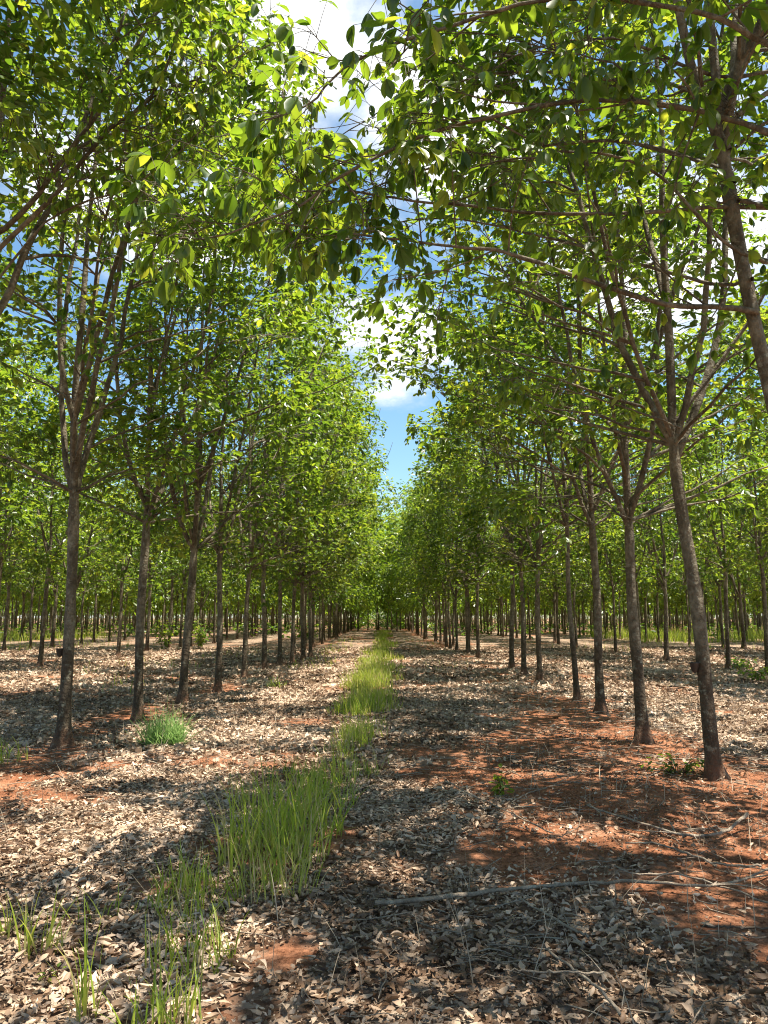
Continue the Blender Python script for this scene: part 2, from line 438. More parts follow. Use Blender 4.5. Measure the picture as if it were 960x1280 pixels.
def grow_tree(rng, H=10.5, R=2.9, fork=3.0, n_limb=4, lean=(0, 0), r0=0.078, n_sec=62, n_tip=340, n_leaf=13,
              size=0.125, lod=1, triple=True, split=True, tint=0.0, pet=0.2, inner=0.0, base_z=None, sides=12, shift=(0, 0), limb_az=None):
    """Returns trunk mesh, list of branch meshes, crown mesh."""
    lean = np.array(lean, float)
    zs = np.concatenate([[-0.12, 0.0, 0.05, 0.12, 0.22, 0.36], np.arange(0.55, H * 0.93, 0.26)])
    ph = rng.uniform(0, 6.28, 4)
    wob = np.stack([np.sin(zs * 0.9 + ph[0]) * 0.035 + np.sin(zs * 2.3 + ph[1]) * 0.012,
                    np.sin(zs * 0.8 + ph[2]) * 0.035 + np.sin(zs * 2.1 + ph[3]) * 0.012], -1)
    wob = (wob - wob[1]) * np.clip(zs / 2.0, 0, 1)[:, None]
    bend = np.where(zs < fork, zs, fork + (zs - fork) * 0.35)
    tp = np.concatenate([wob + bend[:, None] * lean, zs[:, None]], 1)
    low = np.interp(zs, [0, fork], [r0, r0 * 0.84])
    tr = np.where(zs <= fork, low, r0 * (0.62 * (1 - np.clip((zs - fork) / (H * 0.93 - fork), 0, 1)) ** 0.85 + 0.08))
    tr = np.where((zs > fork - 0.35) & (zs <= fork + 0.05), tr * 1.08, tr)
    tr = tr + 0.060 * np.exp(-np.clip(zs, 0, 9) / 0.15) * (r0 / 0.078)
    tr = tr * (1 + rng.normal(0, 0.018, len(zs)))
    owners = [Tubes()]
    th_ = np.arange(sides) * 2 * PI / sides
    fl = np.exp(-np.clip(zs, 0, 9) / 0.16)[:, None]
    mod = 1 + fl * (0.22 * np.cos(3 * th_ + ph[0]) + 0.14 * np.cos(5 * th_ + ph[1]))[None] + 0.05 * np.sin(2 * th_ + ph[2] + zs[:, None] * 2.1)
    owners[0].add(tp, tr, sides, 0.08, rng, mod)
    npos, nrad, nown = [tp[zs > fork * 0.97]], [tr[zs > fork * 0.97]], [np.zeros((zs > fork * 0.97).sum(), int)]

    def trunk_at(z):
        return np.array([np.interp(z, zs, tp[:, 0]), np.interp(z, zs, tp[:, 1]), z])

    az0 = rng.uniform(0, 6.28)
    cx = np.array([shift[0], shift[1]])
    for i in range(n_limb):
        z0 = fork + (rng.uniform(-0.12, 0.35) if i < 3 else rng.uniform(0.1, 2.0))
        az = (az0 + i * 2.4 + rng.normal(0, 0.3)) if limb_az is None or i >= len(limb_az) else limb_az[i]
        a = trunk_at(z0)
        big = i < max(3, n_limb - 2)
        reach = R * (rng.uniform(0.32, 0.62) if big else rng.uniform(0.6, 0.95))
        top = fork + (H - fork) * (rng.uniform(0.72, 0.95) if big else rng.uniform(0.45, 0.8))
        h = np.array([math.cos(az), math.sin(az)])
        e = np.array([a[0] + h[0] * reach + cx[0] * 0.6, a[1] + h[1] * reach + cx[1] * 0.6, top])
        ln = np.linalg.norm(e - a)
        steep = rng.uniform(1.5, 3.0) if big else rng.uniform(0.6, 1.5)
        d0 = norm(np.array([h[0], h[1], steep]))
        b = a + d0 * ln * 0.35
        c = e - norm(np.array([h[0] * 0.35, h[1] * 0.35, 1.0])) * ln * 0.38
        pts = bez(a, b, c, e, 16)
        pts[1:] += np.cumsum(rng.normal(0, 0.018, (15, 3)), axis=0)
        rs = np.interp(trunk_at(z0)[2], zs, tr)
        ra = min(rs * 0.72, r0 * (rng.uniform(0.40, 0.60) if big else rng.uniform(0.20, 0.34)))
        rad_ = ra * (1 - np.linspace(0, 1, 16)) ** 0.8 + 0.007
        k = 0
        if split:
            owners.append(Tubes()); k = len(owners) - 1
        owners[k].add(pts, rad_, 8 if lod < 2 else 5)
        npos.append(pts[2:]); nrad.append(rad_[2:]); nown.append(np.full(14, k))
    # hull of the crown
    zb = (fork - 0.25) if base_z is None else base_z
    pa = rng.uniform(0, 6.28, 3)

    def hull(z, az):
        t = np.clip((z - zb) / (H - zb), 0.0, 1.0)
        r = np.clip(np.sin(PI * np.clip(t, 0, 1) ** 0.62), 0, 1) ** 0.55
        r = np.maximum(r, 0.30 * (1 - t))
        return R * r * (1 + 0.18 * np.sin(2 * az + pa[0]) + 0.14 * np.sin(3 * az + pa[1] + z * 0.6) + 0.08 * np.sin(5 * az + pa[2] - z))

    def sample(n, lo, hi):
        z = zb + (H - zb) * rng.beta(1.35, 1.15, n)
        az = rng.uniform(0, 6.28, n)
        q = np.sqrt(rng.uniform(lo * lo, hi * hi, n))
        r = hull(z, az) * q
        t = np.clip((z - fork) / (H - fork), 0, 1)
        c0 = np.stack([np.interp(z, zs, tp[:, 0]) + cx[0] * t, np.interp(z, zs, tp[:, 1]) + cx[1] * t], -1)
        return np.stack([c0[:, 0] + np.cos(az) * r, c0[:, 1] + np.sin(az) * r, z], -1)

    def attach(targets, pos, rad_, own, drop):
        d = targets[:, None, :] - pos[None]
        hd = np.linalg.norm(d[..., :2], axis=-1)
        cost = np.linalg.norm(d, axis=-1) + 2.0 * np.clip(drop * hd - d[..., 2], 0, None)
        return np.argmin(cost, 1)

    pos = np.concatenate(npos); radn = np.concatenate(nrad); own = np.concatenate(nown)
    sec = sample(n_sec, 0.35, 0.85)
    j = attach(sec, pos, radn, own, 0.45)
    spos, srad, sown = [pos], [radn], [own]
    for t, q in zip(sec, j):
        a = pos[q]; ln = np.linalg.norm(t - a)
        if ln < 0.15:
            continue
        dd = (t - a) / ln
        up = np.array([0, 0, 1.0])
        b = a + norm(dd + up * rng.uniform(-0.05, 0.35)) * ln * 0.4
        c = t - norm(dd + up * rng.uniform(-0.1, 0.5)) * ln * 0.3
        pts = bez(a, b, c, t, 8)
        pts[1:-1] += rng.normal(0, 0.018, (6, 3))
        ra = min(radn[q] * 0.75, 0.006 + 0.0075 * ln)
        rr_ = np.linspace(ra, 0.0045, 8)
        owners[own[q]].add(pts, rr_, 5 if lod < 2 else 3)
        spos.append(pts[2:]); srad.append(rr_[2:]); sown.append(np.full(6, own[q]))
    pos = np.concatenate(spos); radn = np.concatenate(srad); own = np.concatenate(sown)
    tips = sample(n_tip, 0.42 - inner, 1.0)
    outer = sample(max(n_tip // 7, 6), 0.55, 1.0)
    ci = rng.integers(len(outer), size=n_tip)
    cl = rng.random(n_tip) < 0.72
    tips[cl] = outer[ci[cl]] + rng.normal(0, 1, (int(cl.sum()), 3)) * np.array([0.42, 0.42, 0.26])
    j = attach(tips, pos, radn, own, 0.25)
    cdir = np.zeros_like(tips)
    for i, (t, q) in enumerate(zip(tips, j)):
        a = pos[q]; ln = np.linalg.norm(t - a)
        if ln > 1.5:                       # a twig is never longer than this
            t = a + (t - a) * 1.5 / ln; tips[i] = t; ln = 1.5
        dd = (t - a) / max(ln, 1e-3)
        cdir[i] = dd
        if ln < 0.08:
            continue
        mid = (a + t) / 2 + np.array([0, 0, 0.08 * ln]) + rng.normal(0, 0.03, 3)
        if lod < 2:
            owners[own[q]].add(np.stack([a, mid, t]), [min(radn[q] * 0.8, 0.008), 0.005, 0.003], 3)
        elif i % 3 == 0:
            owners[own[q]].add(np.stack([a, mid, t]), [0.009, 0.006, 0.004], 3)
    V, F, T = foliage(rng, tips, cdir, n_leaf, size, 1, tint, pet, triple)
    crown = mk_mesh('crown', V, F, M_LEAF, {'tint': T})
    meshes = [w.mesh('trunk' if k == 0 else 'branch', M_BARK) for k, w in enumerate(owners)]
    return meshes[0], meshes[1:], crown


ORD = ['first', 'second', 'third', 'fourth', 'fifth', 'sixth', 'seventh', 'eighth', 'ninth', 'tenth', 'eleventh', 'twelfth',
       'thirteenth', 'fourteenth', 'fifteenth', 'sixteenth', 'seventeenth', 'eighteenth', 'nineteenth', 'twentieth']


def tree_object(x, y, meshes, rz=0.0, sc=1.0):
    t = bpy.data.objects.new('rubber_tree', None)
    COL.objects.link(t)
    t.empty_display_size = 0.3
    t.location = (x, y, float(gz(x, y)))
    t.rotation_euler = (0, 0, rz)
    t.scale = (sc, sc, sc)
    trunk, branches, crown = meshes
    link('trunk', trunk, t)
    for b in branches:
        link('branch', b, t)
    link('crown', crown, t)
    return t


# --- rows beside the grass strip: each near tree grown by itself
def spot_row(pre, pixels):
    return pre + [tuple(float(c) for c in ground_at(*q)) for q in pixels]


right_spots = spot_row([(3.4, 2.7), (3.08, 5.2)], [(893, 974), (803, 927), (752, 892), (722, 876), (675, 852), (655, 843), (640, 836), (598, 822), (586, 816)])
left_spots = spot_row([(-3.9, 4.2), (-3.75, 6.7)], [(78, 937), (172, 899), (228, 880), (272, 864), (305, 848), (330, 838), (350, 831), (365, 828), (379, 825), (388, 822)])
# (fork, limbs, lean, H, r0, twig tips)
right_form = {0: (4.6, 6, (-0.05, 0.0), 10.0, 0.074, 170), 1: (4.9, 6, (-0.105, 0.0), 10.2, 0.056, 220),
              2: (3.25, 6, (-0.045, 0.0), 10.4, 0.072, 200), 3: (2.75, 6, (0.0, 0), 10.6, 0.074, 250), 4: (3.1, 5, (-0.04, 0), 10.6, 0.070, 320),
              5: (3.4, 4, (-0.05, 0), 10.4, 0.052, 300)}
left_form = {0: (4.2, 6, (0.03, 0), 10.2, 0.075, 220), 1: (4.0, 6, (0.03, 0), 10.6, 0.058, 300),
             2: (3.0, 7, (0.00, 0), 10.8, 0.074, 330), 3: (3.15, 6, (-0.015, 0), 10.8, 0.073, 330), 4: (2.75, 7, (0.025, 0), 10.8, 0.08, 330), 5: (3.0, 5, (0.0, 0), 10.8, 0.066, 320)}
right_look = {0: 'rubber tree of the right row just before the edge of view, crown overhead',
              1: 'leaning rubber tree at the right edge whose low branch reaches over the grass strip',
              2: 'thick leaning rubber trunk with a dark cup at chest height, beside the low weed',
              3: 'rubber tree with a low fork, standing just behind the leaning trunk with the cup',
              4: 'rubber tree in the right row between the low-forked trunk and a thin spindly trunk',
              5: 'thin spindly rubber trunk, fourth full trunk from the front of the right row'}
left_look = {0: 'rubber tree of the left row just before the edge of view, crown overhead',
             1: 'rubber tree at the left edge, only its slanting limb and leaves in sight',
             2: 'thick rubber trunk of the left row nearest the bare red soil, forking into upright limbs',
             3: 'rubber tree standing just behind the bright green grass tuft of the left row',
             4: 'rubber trunk swelling at a low fork, third full trunk of the left row',
             5: 'slim straight rubber trunk, fourth full trunk from the front of the left row'}

tree_no = 100
shared = []
for k in range(6):
    r = np.random.default_rng(500 + k)
    shared.append(grow_tree(r, H=10.8 + 0.4 * (k % 3 - 1), R=2.95, fork=(2.4, 3.1, 2.7, 3.6, 2.2, 3.3)[k], n_limb=4 + k % 4, n_tip=310, n_leaf=13, size=0.135, r0=(0.085, 0.066, 0.078, 0.060, 0.092, 0.070)[k]))
row_near = {}
for sd_, sgn in (('left', 1), ('right', -1)):
    row_near[sd_] = [grow_tree(np.random.default_rng(520 + k + sgn * 5), H=10.8 + 0.4 * (k % 2), R=3.2, fork=2.8 + 0.2 * k, n_limb=6 + k % 2, n_tip=350, n_leaf=13, size=0.135, r0=0.068 + 0.003 * k,
                               shift=(0.85 if sgn > 0 else 0.35, 0)) for k in range(3)]
for side, spots, form, look in (('right', right_spots, right_form, right_look), ('left', left_spots, left_form, left_look)):
    sg = -1 if side == 'right' else 1
    for i, (x, y) in enumerate(spots):
        r = np.random.default_rng(tree_no); tree_no += 1
        if i in form:
            fk, nl, ln, H, r0, tips_ = form[i]
            ms = grow_tree(r, H=H, R=(2.35 if i < 2 else 2.85) if i < 3 else 3.15, fork=fk, n_limb=nl, lean=ln, r0=r0, n_tip=tips_, n_leaf=14, size=0.135, sides=14, pet=0.22,
                           shift=(((0.85 if i > 1 else 0.5) if side == 'left' else (-0.05 if i else 0.45)), 0), base_z=fk + 0.1 if i >= 2 else 5.3)
            t = tree_object(x, y, ms)
        else:
            t = tree_object(x, y, row_near[side][i % 3], r.normal(0, 0.35), r.uniform(0.98, 1.07))
        if i in look:
            lab = look[i]
        else:
            lab = 'slender rubber tree, %s full trunk from the front of the %s row' % (ORD[i - 2], side)
        tag(t, lab, 'tree', 'rubber trees lining the grass strip')

# --- all the other rows
mids = []
for k in range(8):
    r = np.random.default_rng(700 + k)
    mids.append(grow_tree(r, H=10.4 + 0.5 * (k % 3 - 1), R=3.0, fork=(2.6, 3.1, 2.8, 3.5, 2.3, 2.9, 3.3, 2.7)[k], base_z=2.9, n_limb=3 + k % 3, n_sec=34, n_tip=250, n_leaf=9, size=0.18, lod=2, split=False, r0=(0.088, 0.07, 0.06, 0.075, 0.095, 0.065, 0.08, 0.055)[k], sides=8, pet=0.24))
fars = []
for k in range(4):
    r = np.random.default_rng(800 + k)
    fars.append(grow_tree(r, H=10.4 + 0.5 * (k % 3 - 1), R=3.1, fork=2.7 + 0.3 * (k % 2), base_z=2.6, n_limb=4, n_sec=16, n_tip=130, n_leaf=11, size=0.36, lod=3, triple=False, split=False, r0=0.08, sides=6, pet=0.4))

row_mids, row_fars = {}, {}
for sd_, sgn in (('left', 1), ('right', -1)):
    row_mids[sd_] = [grow_tree(np.random.default_rng(720 + k + sgn), H=10.8 + 0.4 * (k % 2), R=3.2 if sgn < 0 else 3.4, fork=2.6 + 0.25 * (k % 3), base_z=3.0, n_limb=4, n_sec=34, n_tip=270, n_leaf=9,
                               size=0.18, lod=2, split=False, r0=0.07, sides=8, pet=0.24, shift=(0.95 if sgn > 0 else 0.6, 0)) for k in range(4)]
    row_fars[sd_] = [grow_tree(np.random.default_rng(740 + k + sgn), H=10.8 + 0.4 * (k % 2), R=4.1, fork=2.4 + 0.3 * (k % 2), base_z=2.5, n_limb=4, n_sec=16, n_tip=140, n_leaf=11,
                               size=0.34, lod=3, triple=False, split=False, r0=0.08, sides=6, pet=0.4, shift=(1.9 if sgn > 0 else -1.35, 0)) for k in range(3)]

rg = np.random.default_rng(42)
cand = []
for side in (-1, 1):
    for row in range(0, 16):
        y = (35.2 if side > 0 else 33.0) if row == 0 else 3.0 + rg.uniform(0, 2.5)
        while y < 200:
            x = side * (3.72 + 7.25 * row) + rg.normal(0, 0.22)
            if abs(x) < 0.535 * y + (3.5 if y < 60 else 2.0) and rg.random() > 0.05:
                cand.append((x, y + rg.normal(0, 0.18), side, row))
            y += 2.5 if y < 62 else 1.9
for x, y in ((-2.6, 92), (-0.2, 94), (2.0, 91), (0.9, 97), (-1.5, 98), (2.6, 99), (-2.8, 101), (-0.4, 103), (1.6, 104)):
    cand.append((x, y, 0, 0))
cand.sort(key=lambda c: math.hypot(c[0], c[1]))
N_IND = 268
count = {}
far_spots = cand[N_IND:]
rowname = ['first', 'second', 'third', 'fourth', 'fifth', 'sixth', 'seventh', 'eighth', 'ninth', 'tenth']
for x, y, side, row in cand[:N_IND]:
    d = math.hypot(x, y)
    pool = shared if d < 17 else (mids if d < 52 else fars)
    turn = rg.uniform(0, 6.28)
    if row == 0 and side != 0:
        sd_ = 'left' if side < 0 else 'right'
        pool = row_mids[sd_] if d < 52 else row_fars[sd_]
        turn = rg.normal(0, 0.5)
    t = tree_object(x, y, pool[int(rg.integers(len(pool)))], turn, rg.uniform(0.92, 1.08))
    c = count.get((side, row), 0); count[(side, row)] = c + 1
    sd = 'left' if side < 0 else 'right'
    if side == 0:
        lab, g = 'far tree closing the end of the grass strip', 'trees across the far end of the avenue'
    elif row == 0:
        lab, g = 'far rubber tree in the %s row where the trunks merge along the grass strip' % sd, 'far rubber trees of the %s row along the strip' % sd
    elif c < 8:
        lab, g = '%s rubber tree from the front in the %s row %s of the grass strip' % (ORD[c], rowname[row], sd), 'rubber trees of the rows behind'
    else:
        lab, g = 'distant thin rubber tree deep in the %s row %s of the grass strip' % (rowname[row], sd), 'distant rubber trees of the %s row %s' % (rowname[row], sd)
    tag(t, lab, 'tree', g)

# --- the plantation beyond, read as one mass
Tb = Tubes(); LV, LF, LT, ln0 = [], [], [], 0
r = np.random.default_rng(77)
for x, y, side, row in far_spots:
    H = r.uniform(9.6, 11)
    Tb.add([(x, y, -0.1), (x + r.normal(0, 0.06), y, 1.5), (x + r.normal(0, 0.15), y, 3), (x + r.normal(0, 0.4), y, 6.5)], [0.12, 0.08, 0.07, 0.02], 5)
    n = 46
    z = 2.7 + (H - 2.7) * r.beta(1.2, 1.3, n); az = r.uniform(0, 6.28, n); tt = (z - 2.7) / (H - 2.7)
    q = np.sqrt(r.uniform(0.1, 1, n)) * 3.3 * np.clip(np.sin(PI * tt ** 0.62), 0.25, 1) ** 0.55
    cen = np.stack([x + np.cos(az) * q, y + np.sin(az) * q, z], -1)
    V, F, T = foliage(r, cen, norm(np.stack([np.cos(az), np.sin(az), np.full(n, 0.4)], -1)), 6, 0.62, 1, 0.0, 0.55, False)
    LV.append(V); LT.append(T); LF.append(F[0] + ln0); ln0 += len(V)
tag(link('distant_trunks', Tb.mesh('distant_trunks', M_BARK)), 'farthest rubber tree trunks merging into a dark band', 'trees', kind='stuff')
tag(link('distant_foliage', mk_mesh('distant_foliage', np.concatenate(LV), [np.concatenate(LF)], M_LEAF, {'tint': np.concatenate(LT)})),
    'farthest rubber tree crowns merging into one green mass', 'trees', kind='stuff')
# undergrowth at the far edge, plus low tufts added over bright ground
r = np.random.default_rng(78)
n = 9000
yy = r.uniform(160, 240, n); xx = r.uniform(-1, 1, n) * yy * 0.62
cen = np.stack([xx, yy, r.uniform(0.1, 1, n) ** 1.3 * 6.5], -1)
n2 = 1300
y2 = np.sqrt(r.uniform(58 ** 2, 135 ** 2, n2)); x2 = r.uniform(-1, 1, n2) * y2 * 0.6  # sparse low tufts, added between the far rows to break up ground brightness
k2 = (np.abs(x2 - 0.2) > 4.5) & (vnoise(x2 * 0.12, y2 * 0.12, 88) > 0.35)
cen = np.concatenate([cen, np.stack([r.uniform(-5, 5.5, 420), r.uniform(107, 120, 420), 4.2 * r.random(420) ** 1.2], -1)])
cen = np.concatenate([cen, np.stack([x2[k2], y2[k2], r.uniform(0.05, 0.6, int(k2.sum()))], -1)])
V, F, T = foliage(r, cen, np.tile([0, 0, 1.0], (len(cen), 1)), 11, 0.42, 1, -0.3, 0.5, False)
tag(link('undergrowth', mk_mesh('undergrowth', V, F, M_LEAF, {'tint': T})), 'dark undergrowth closing the view at the far edge, plus tufts added over bright ground', 'undergrowth', kind='stuff')


# ------------------------------------------------------------------ low branches that reach over the strip
def smooth_path(P, n):
    P = np.asarray(P, float)
    t = np.linspace(0, len(P) - 1, n)
    out = []
    for q in t:
        i = min(int(q), len(P) - 2); f = q - i
        p0, p1, p2, p3 = P[max(i - 1, 0)], P[i], P[i + 1], P[min(i + 2, len(P) - 1)]
        out.append(0.5 * ((2 * p1) + (-p0 + p2) * f + (2 * p0 - 5 * p1 + 4 * p2 - p3) * f * f + (-p0 + 3 * p1 - 3 * p2 + p3) * f ** 3))
    return np.array(out)


def low_branch(tree, seed, P, r_a, r_b, n_twig, start=0.2, size=0.15, n_leaf=6, twig_len=0.5, tint=0.0, tuft=1.0):
    r = np.random.default_rng(seed)
    base = np.array(tree.location)
    pts = smooth_path(P, 34)
    pts[1:] += np.cumsum(r.normal(0, 0.006, (33, 3)), 0)
    rd = 0.74 * np.linspace(r_a, r_b, 34) * (1 + r.normal(0, 0.07, 34))
    tb = Tubes(); tb.add(pts, rd, 8, 0.1, r)
    cen, cd = [pts[-1]], [norm(pts[-1] - pts[-3])]
    for k in range(n_twig):
        s = start + (1 - start) * (k + r.uniform(0, 1)) / n_twig
        i = min(int(s * 33), 32)
        a = pts[i]; tdir = norm(pts[min(i + 1, 33)] - pts[i - 1])
        d = norm(tdir * r.uniform(0.3, 0.9) + r.normal(0, 0.75, 3) + np.array([0, 0, 0.12]))
        ln = twig_len * r.uniform(0.35, 1.3)
        e = a + d * ln
        mid = (a + e) / 2 + np.array([0, 0, -0.03 * ln]) + r.normal(0, 0.02, 3)
        tw = smooth_path([a, mid, e], 7)
        tb.add(tw, np.linspace(min(rd[i] * 0.6, 0.009), 0.003, 7), 5)
        cen.append(e); cd.append(d)
        if r.random() < 0.6:
            e2 = mid + norm(d + r.normal(0, 0.7, 3)) * ln * 0.55
            tb.add(np.stack([mid, (mid + e2) / 2 + r.normal(0, 0.015, 3), e2]), [0.005, 0.004, 0.003], 4)
            cen.append(e2); cd.append(norm(e2 - mid))
    cen = np.array(cen); cd = np.array(cd)
    # leaves with petioles
    m = len(cen); nl = n_leaf
    R = np.repeat(np.arange(m), nl); n = len(R)
    d = norm(r.normal(0, 0.8, (n, 3)) + cd[R] * 0.5 + np.array([0, 0, -0.05]))
    st = cen[R] - cd[R] * r.uniform(0, 0.16, (n, 1))
    end = st + d * r.uniform(0.10, 0.24, (n, 1)) * tuft
    end[:, 2] -= 0.03
    for a, e in zip(st, end):
        tb.add(np.stack([a, (a + e) / 2 + np.array([0, 0, 0.012]), e]), [0.0028, 0.0022, 0.0018], 3)
    az = np.arctan2(d[:, 1], d[:, 0])[:, None] + np.array([-0.9, 0, 0.9]) + r.normal(0, 0.15, (n, 3))
    el = np.clip(np.arcsin(np.clip(d[:, 2], -1, 1))[:, None] * 0.4 - r.uniform(0.3, 1.3, (n, 1)) + r.normal(0, 0.12, (n, 3)), -1.5, 0.5)
    u = np.stack([np.cos(el) * np.cos(az), np.cos(el) * np.sin(az), np.sin(el)], -1).reshape(-1, 3)
    L = size * np.tile([0.86, 1.0, 0.86], n) * r.uniform(0.75, 1.15, 3 * n) * np.repeat(r.uniform(0.5, 1.15, n), 3)
    W = L * r.uniform(0.40, 0.50, 3 * n)
    tr = r.normal(0, 0.14, m)
    T = np.clip(0.4 + tint + np.repeat(tr[R], 3) + r.normal(0, 0.14, 3 * n) + 0.5 * (r.random(3 * n) < 0.04), 0, 1)
    V, F, T = leaflets(r, np.repeat(end, 3, 0), u, L, W, T, 0.22, 0)
    br_me = tb.mesh('branch', M_BARK)
    br = link('branch', br_me, tree, -base)
    link('foliage', mk_mesh('foliage', V, F, M_LEAF, {'tint': T}, smooth=True), br)
    return br


trees = {}
for o in list(COL.objects):
    if o.name.startswith('rubber_tree'):
        trees[(round(o.location.x, 2), round(o.location.y, 2))] = o
bpy.context.view_layer.update()
key = lambda q: (round(q[0], 2), round(q[1], 2))
near = {k_: o for k_, o in trees.items()}


def tree_by(q):
    return min(near.values(), key=lambda o: (o.location.x - q[0]) ** 2 + (o.location.y - q[1]) ** 2)


tR1, tR2, tR3 = [tree_by(q) for q in right_spots[:3]]
tL1, tL2 = [tree_by(q) for q in left_spots[:2]]
# from the tree just outside the right edge
trunk2 = lambda z: np.array([3.08 - 0.105 * min(z, 4.9) - 0.037 * max(z - 4.9, 0), 5.2, z])
low_branch(tR2, 11, [trunk2(3.75), at(905, 384, 5.1), at(830, 376, 4.95), at(740, 346, 4.8), at(640, 317, 4.65), at(560, 307, 4.55), at(450, 297, 4.5), at(340, 284, 4.45)], 0.030, 0.006, 13, 0.14, 0.135, 5, 0.55)
low_branch(tR2, 12, [trunk2(4.6), at(965, 258, 5.3), at(880, 258, 5.2), at(760, 264, 5.05), at(640, 258, 4.95), at(520, 246, 4.85), at(430, 232, 4.8), at(350, 232, 4.7)], 0.026, 0.006, 16, 0.2, 0.14, 6, 0.55)
low_branch(tR1, 13, [np.array([3.28, 2.7, 3.1]), at(1040, 200, 4.0), at(960, 170, 4.2), at(870, 140, 4.3), at(740, 126, 4.35), at(620, 142, 4.3), at(500, 175, 4.3), at(410, 222, 4.3), at(350, 262, 4.3), at(250, 300, 4.35), at(165, 296, 4.4)], 0.030, 0.005, 22, 0.25, 0.145, 7, 0.5)
low_branch(tR1, 14, [np.array([3.25, 2.7, 3.6]), at(1010, 60, 3.7), at(900, 20, 3.8), at(760, -5, 3.9), at(640, 10, 3.95), at(540, 45, 4.0), at(440, 85, 4.05), at(390, 130, 4.1), at(330, 150, 4.15)], 0.026, 0.005, 18, 0.2, 0.15, 6, 0.5)
low_branch(tR2, 15, [trunk2(5.2), at(990, 90, 5.4), at(910, 95, 5.3), at(840, 75, 5.2), at(760, 50, 5.1), at(660, 60, 5.0), at(580, 95, 4.95)], 0.026, 0.006, 12, 0.12, 0.14, 5, 0.6)
low_branch(tR2, 17, [trunk2(4.2), at(960, 330, 5.0), at(900, 300, 4.8), at(820, 215, 4.7), at(730, 190, 4.6), at(640, 200, 4.6), at(570, 220, 4.6)], 0.022, 0.005, 9, 0.12, 0.14, 5, 0.5)
low_branch(tR3, 18, [np.array([right_spots[2][0] - 0.15, right_spots[2][1], 3.6]), at(800, 520, 7.3), at(740, 500, 7.1), at(690, 480, 7.0), at(655, 468, 6.9)], 0.016, 0.004, 8, 0.35, 0.14, 5, 0.45)
low_branch(tR2, 31, [trunk2(4.75), at(900, 210, 5.6), at(780, 175, 6.0), at(660, 185, 6.4), at(560, 205, 6.7), at(470, 232, 7.0), at(390, 262, 7.2), at(330, 270, 7.3)], 0.024, 0.005, 24, 0.4, 0.14, 8, 0.7)
low_branch(tR2, 32, [trunk2(4.0), at(880, 350, 5.6), at(760, 318, 6.0), at(640, 285, 6.4), at(540, 270, 6.8), at(450, 290, 7.1), at(390, 322, 7.3)], 0.022, 0.005, 22, 0.45, 0.135, 8, 0.7)
low_branch(tR2, 33, [trunk2(5.0), at(860, 120, 5.4), at(740, 100, 5.7), at(620, 95, 6.0), at(520, 120, 6.3), at(450, 155, 6.5), at(400, 190, 6.6)], 0.022, 0.005, 20, 0.4, 0.14, 8, 0.65)
# from the tree just outside the left edge
low_branch(tL2, 21, [np.array([-3.75, 6.7, 4.0]), at(-30, 345, 6.6), at(60, 250, 6.4), at(130, 165, 6.25), at(185, 118, 6.1), at(215, 50, 6.0), at(235, -40, 5.9)], 0.036, 0.008, 20, 0.3, 0.13, 7, 0.6, 0.15)
low_branch(tL2, 22, [at(130, 165, 6.25), at(190, 122, 6.2), at(240, 105, 6.1), at(300, 80, 6.0), at(340, 60, 6.0)], 0.014, 0.004, 12, 0.1, 0.13, 7, 0.5, 0.15)
low_branch(tL2, 23, [np.array([-3.75, 6.7, 3.5]), at(-20, 375, 6.5), at(60, 278, 6.3), at(110, 250, 6.2), at(165, 232, 6.1), at(235, 180, 6.0), at(260, 150, 5.9)], 0.018, 0.004, 14, 0.35, 0.13, 6, 0.5, 0.1)


# ------------------------------------------------------------------ cups on the trunks
def cup(x, y, z, label):
    t = Tubes()
    ring = [(0, 0, -0.10), (0, 0, -0.07), (0, 0, -0.02), (0, 0, 0.0), (0, 0, 0.002), (0, 0, -0.03), (0, 0, -0.085)]
    prof = [(0.012, -0.105), (0.028, -0.085), (0.048, -0.01), (0.055, 0.0), (0.050, 0.0), (0.044, -0.012), (0.022, -0.075), (0.002, -0.08)]
    s = 18
    an = np.arange(s) * 2 * PI / s
    V = np.concatenate([np.stack([r_ * np.cos(an), r_ * np.sin(an), np.full(s, h)], -1) for r_, h in prof])
    idx = np.arange(len(prof) * s).reshape(len(prof), s); nx = np.roll(idx, -1, 1)
    F = np.stack([idx[:-1], nx[:-1], nx[1:], idx[1:]], -1).reshape(-1, 4)
    o = link('latex_cup', mk_mesh('latex_cup', V, [F], M_CUP, smooth=True), None, (x, y, z))
    w = Tubes(); a = np.linspace(0, PI, 9)
    sx = 1 if x < (3.2 if x > 0 else -3.8) else -1
    w.add(np.stack([0.055 + 0 * a - 0.056 + np.cos(a) * 0.056, np.sin(a) * 0.057, 0 * a - 0.012], -1), np.full(9, 0.003), 5)
    link('wire_holder', w.mesh('wire_holder', M_CUP), o)
    tag(o, label, 'cup', 'dark cups hung on the trunks')
    return o


def cup_on(spot, z, side, label):
    t = tree_by(spot)
    tm = [o for o in t.children if o.name.startswith('trunk')][0].data
    co = np.zeros(len(tm.vertices) * 3); tm.vertices.foreach_get('co', co); co = co.reshape(-1, 3)
    k = np.abs(co[:, 2] - z) < 0.2
    cx0, cy0 = co[k, 0].mean(), co[k, 1].mean()
    rr_ = np.abs(co[k, 0] - cx0).max()
    cup(t.location.x + cx0 + side * (rr_ + 0.024), t.location.y + cy0 - 0.02, t.location.z + z, label)


cup_on(right_spots[2], 1.14, -1, 'dark latex cup hung at chest height on the thick leaning trunk')
cup_on(left_spots[2], 1.2, -1, 'dark latex cup on the left side of the trunk by the bare red soil')


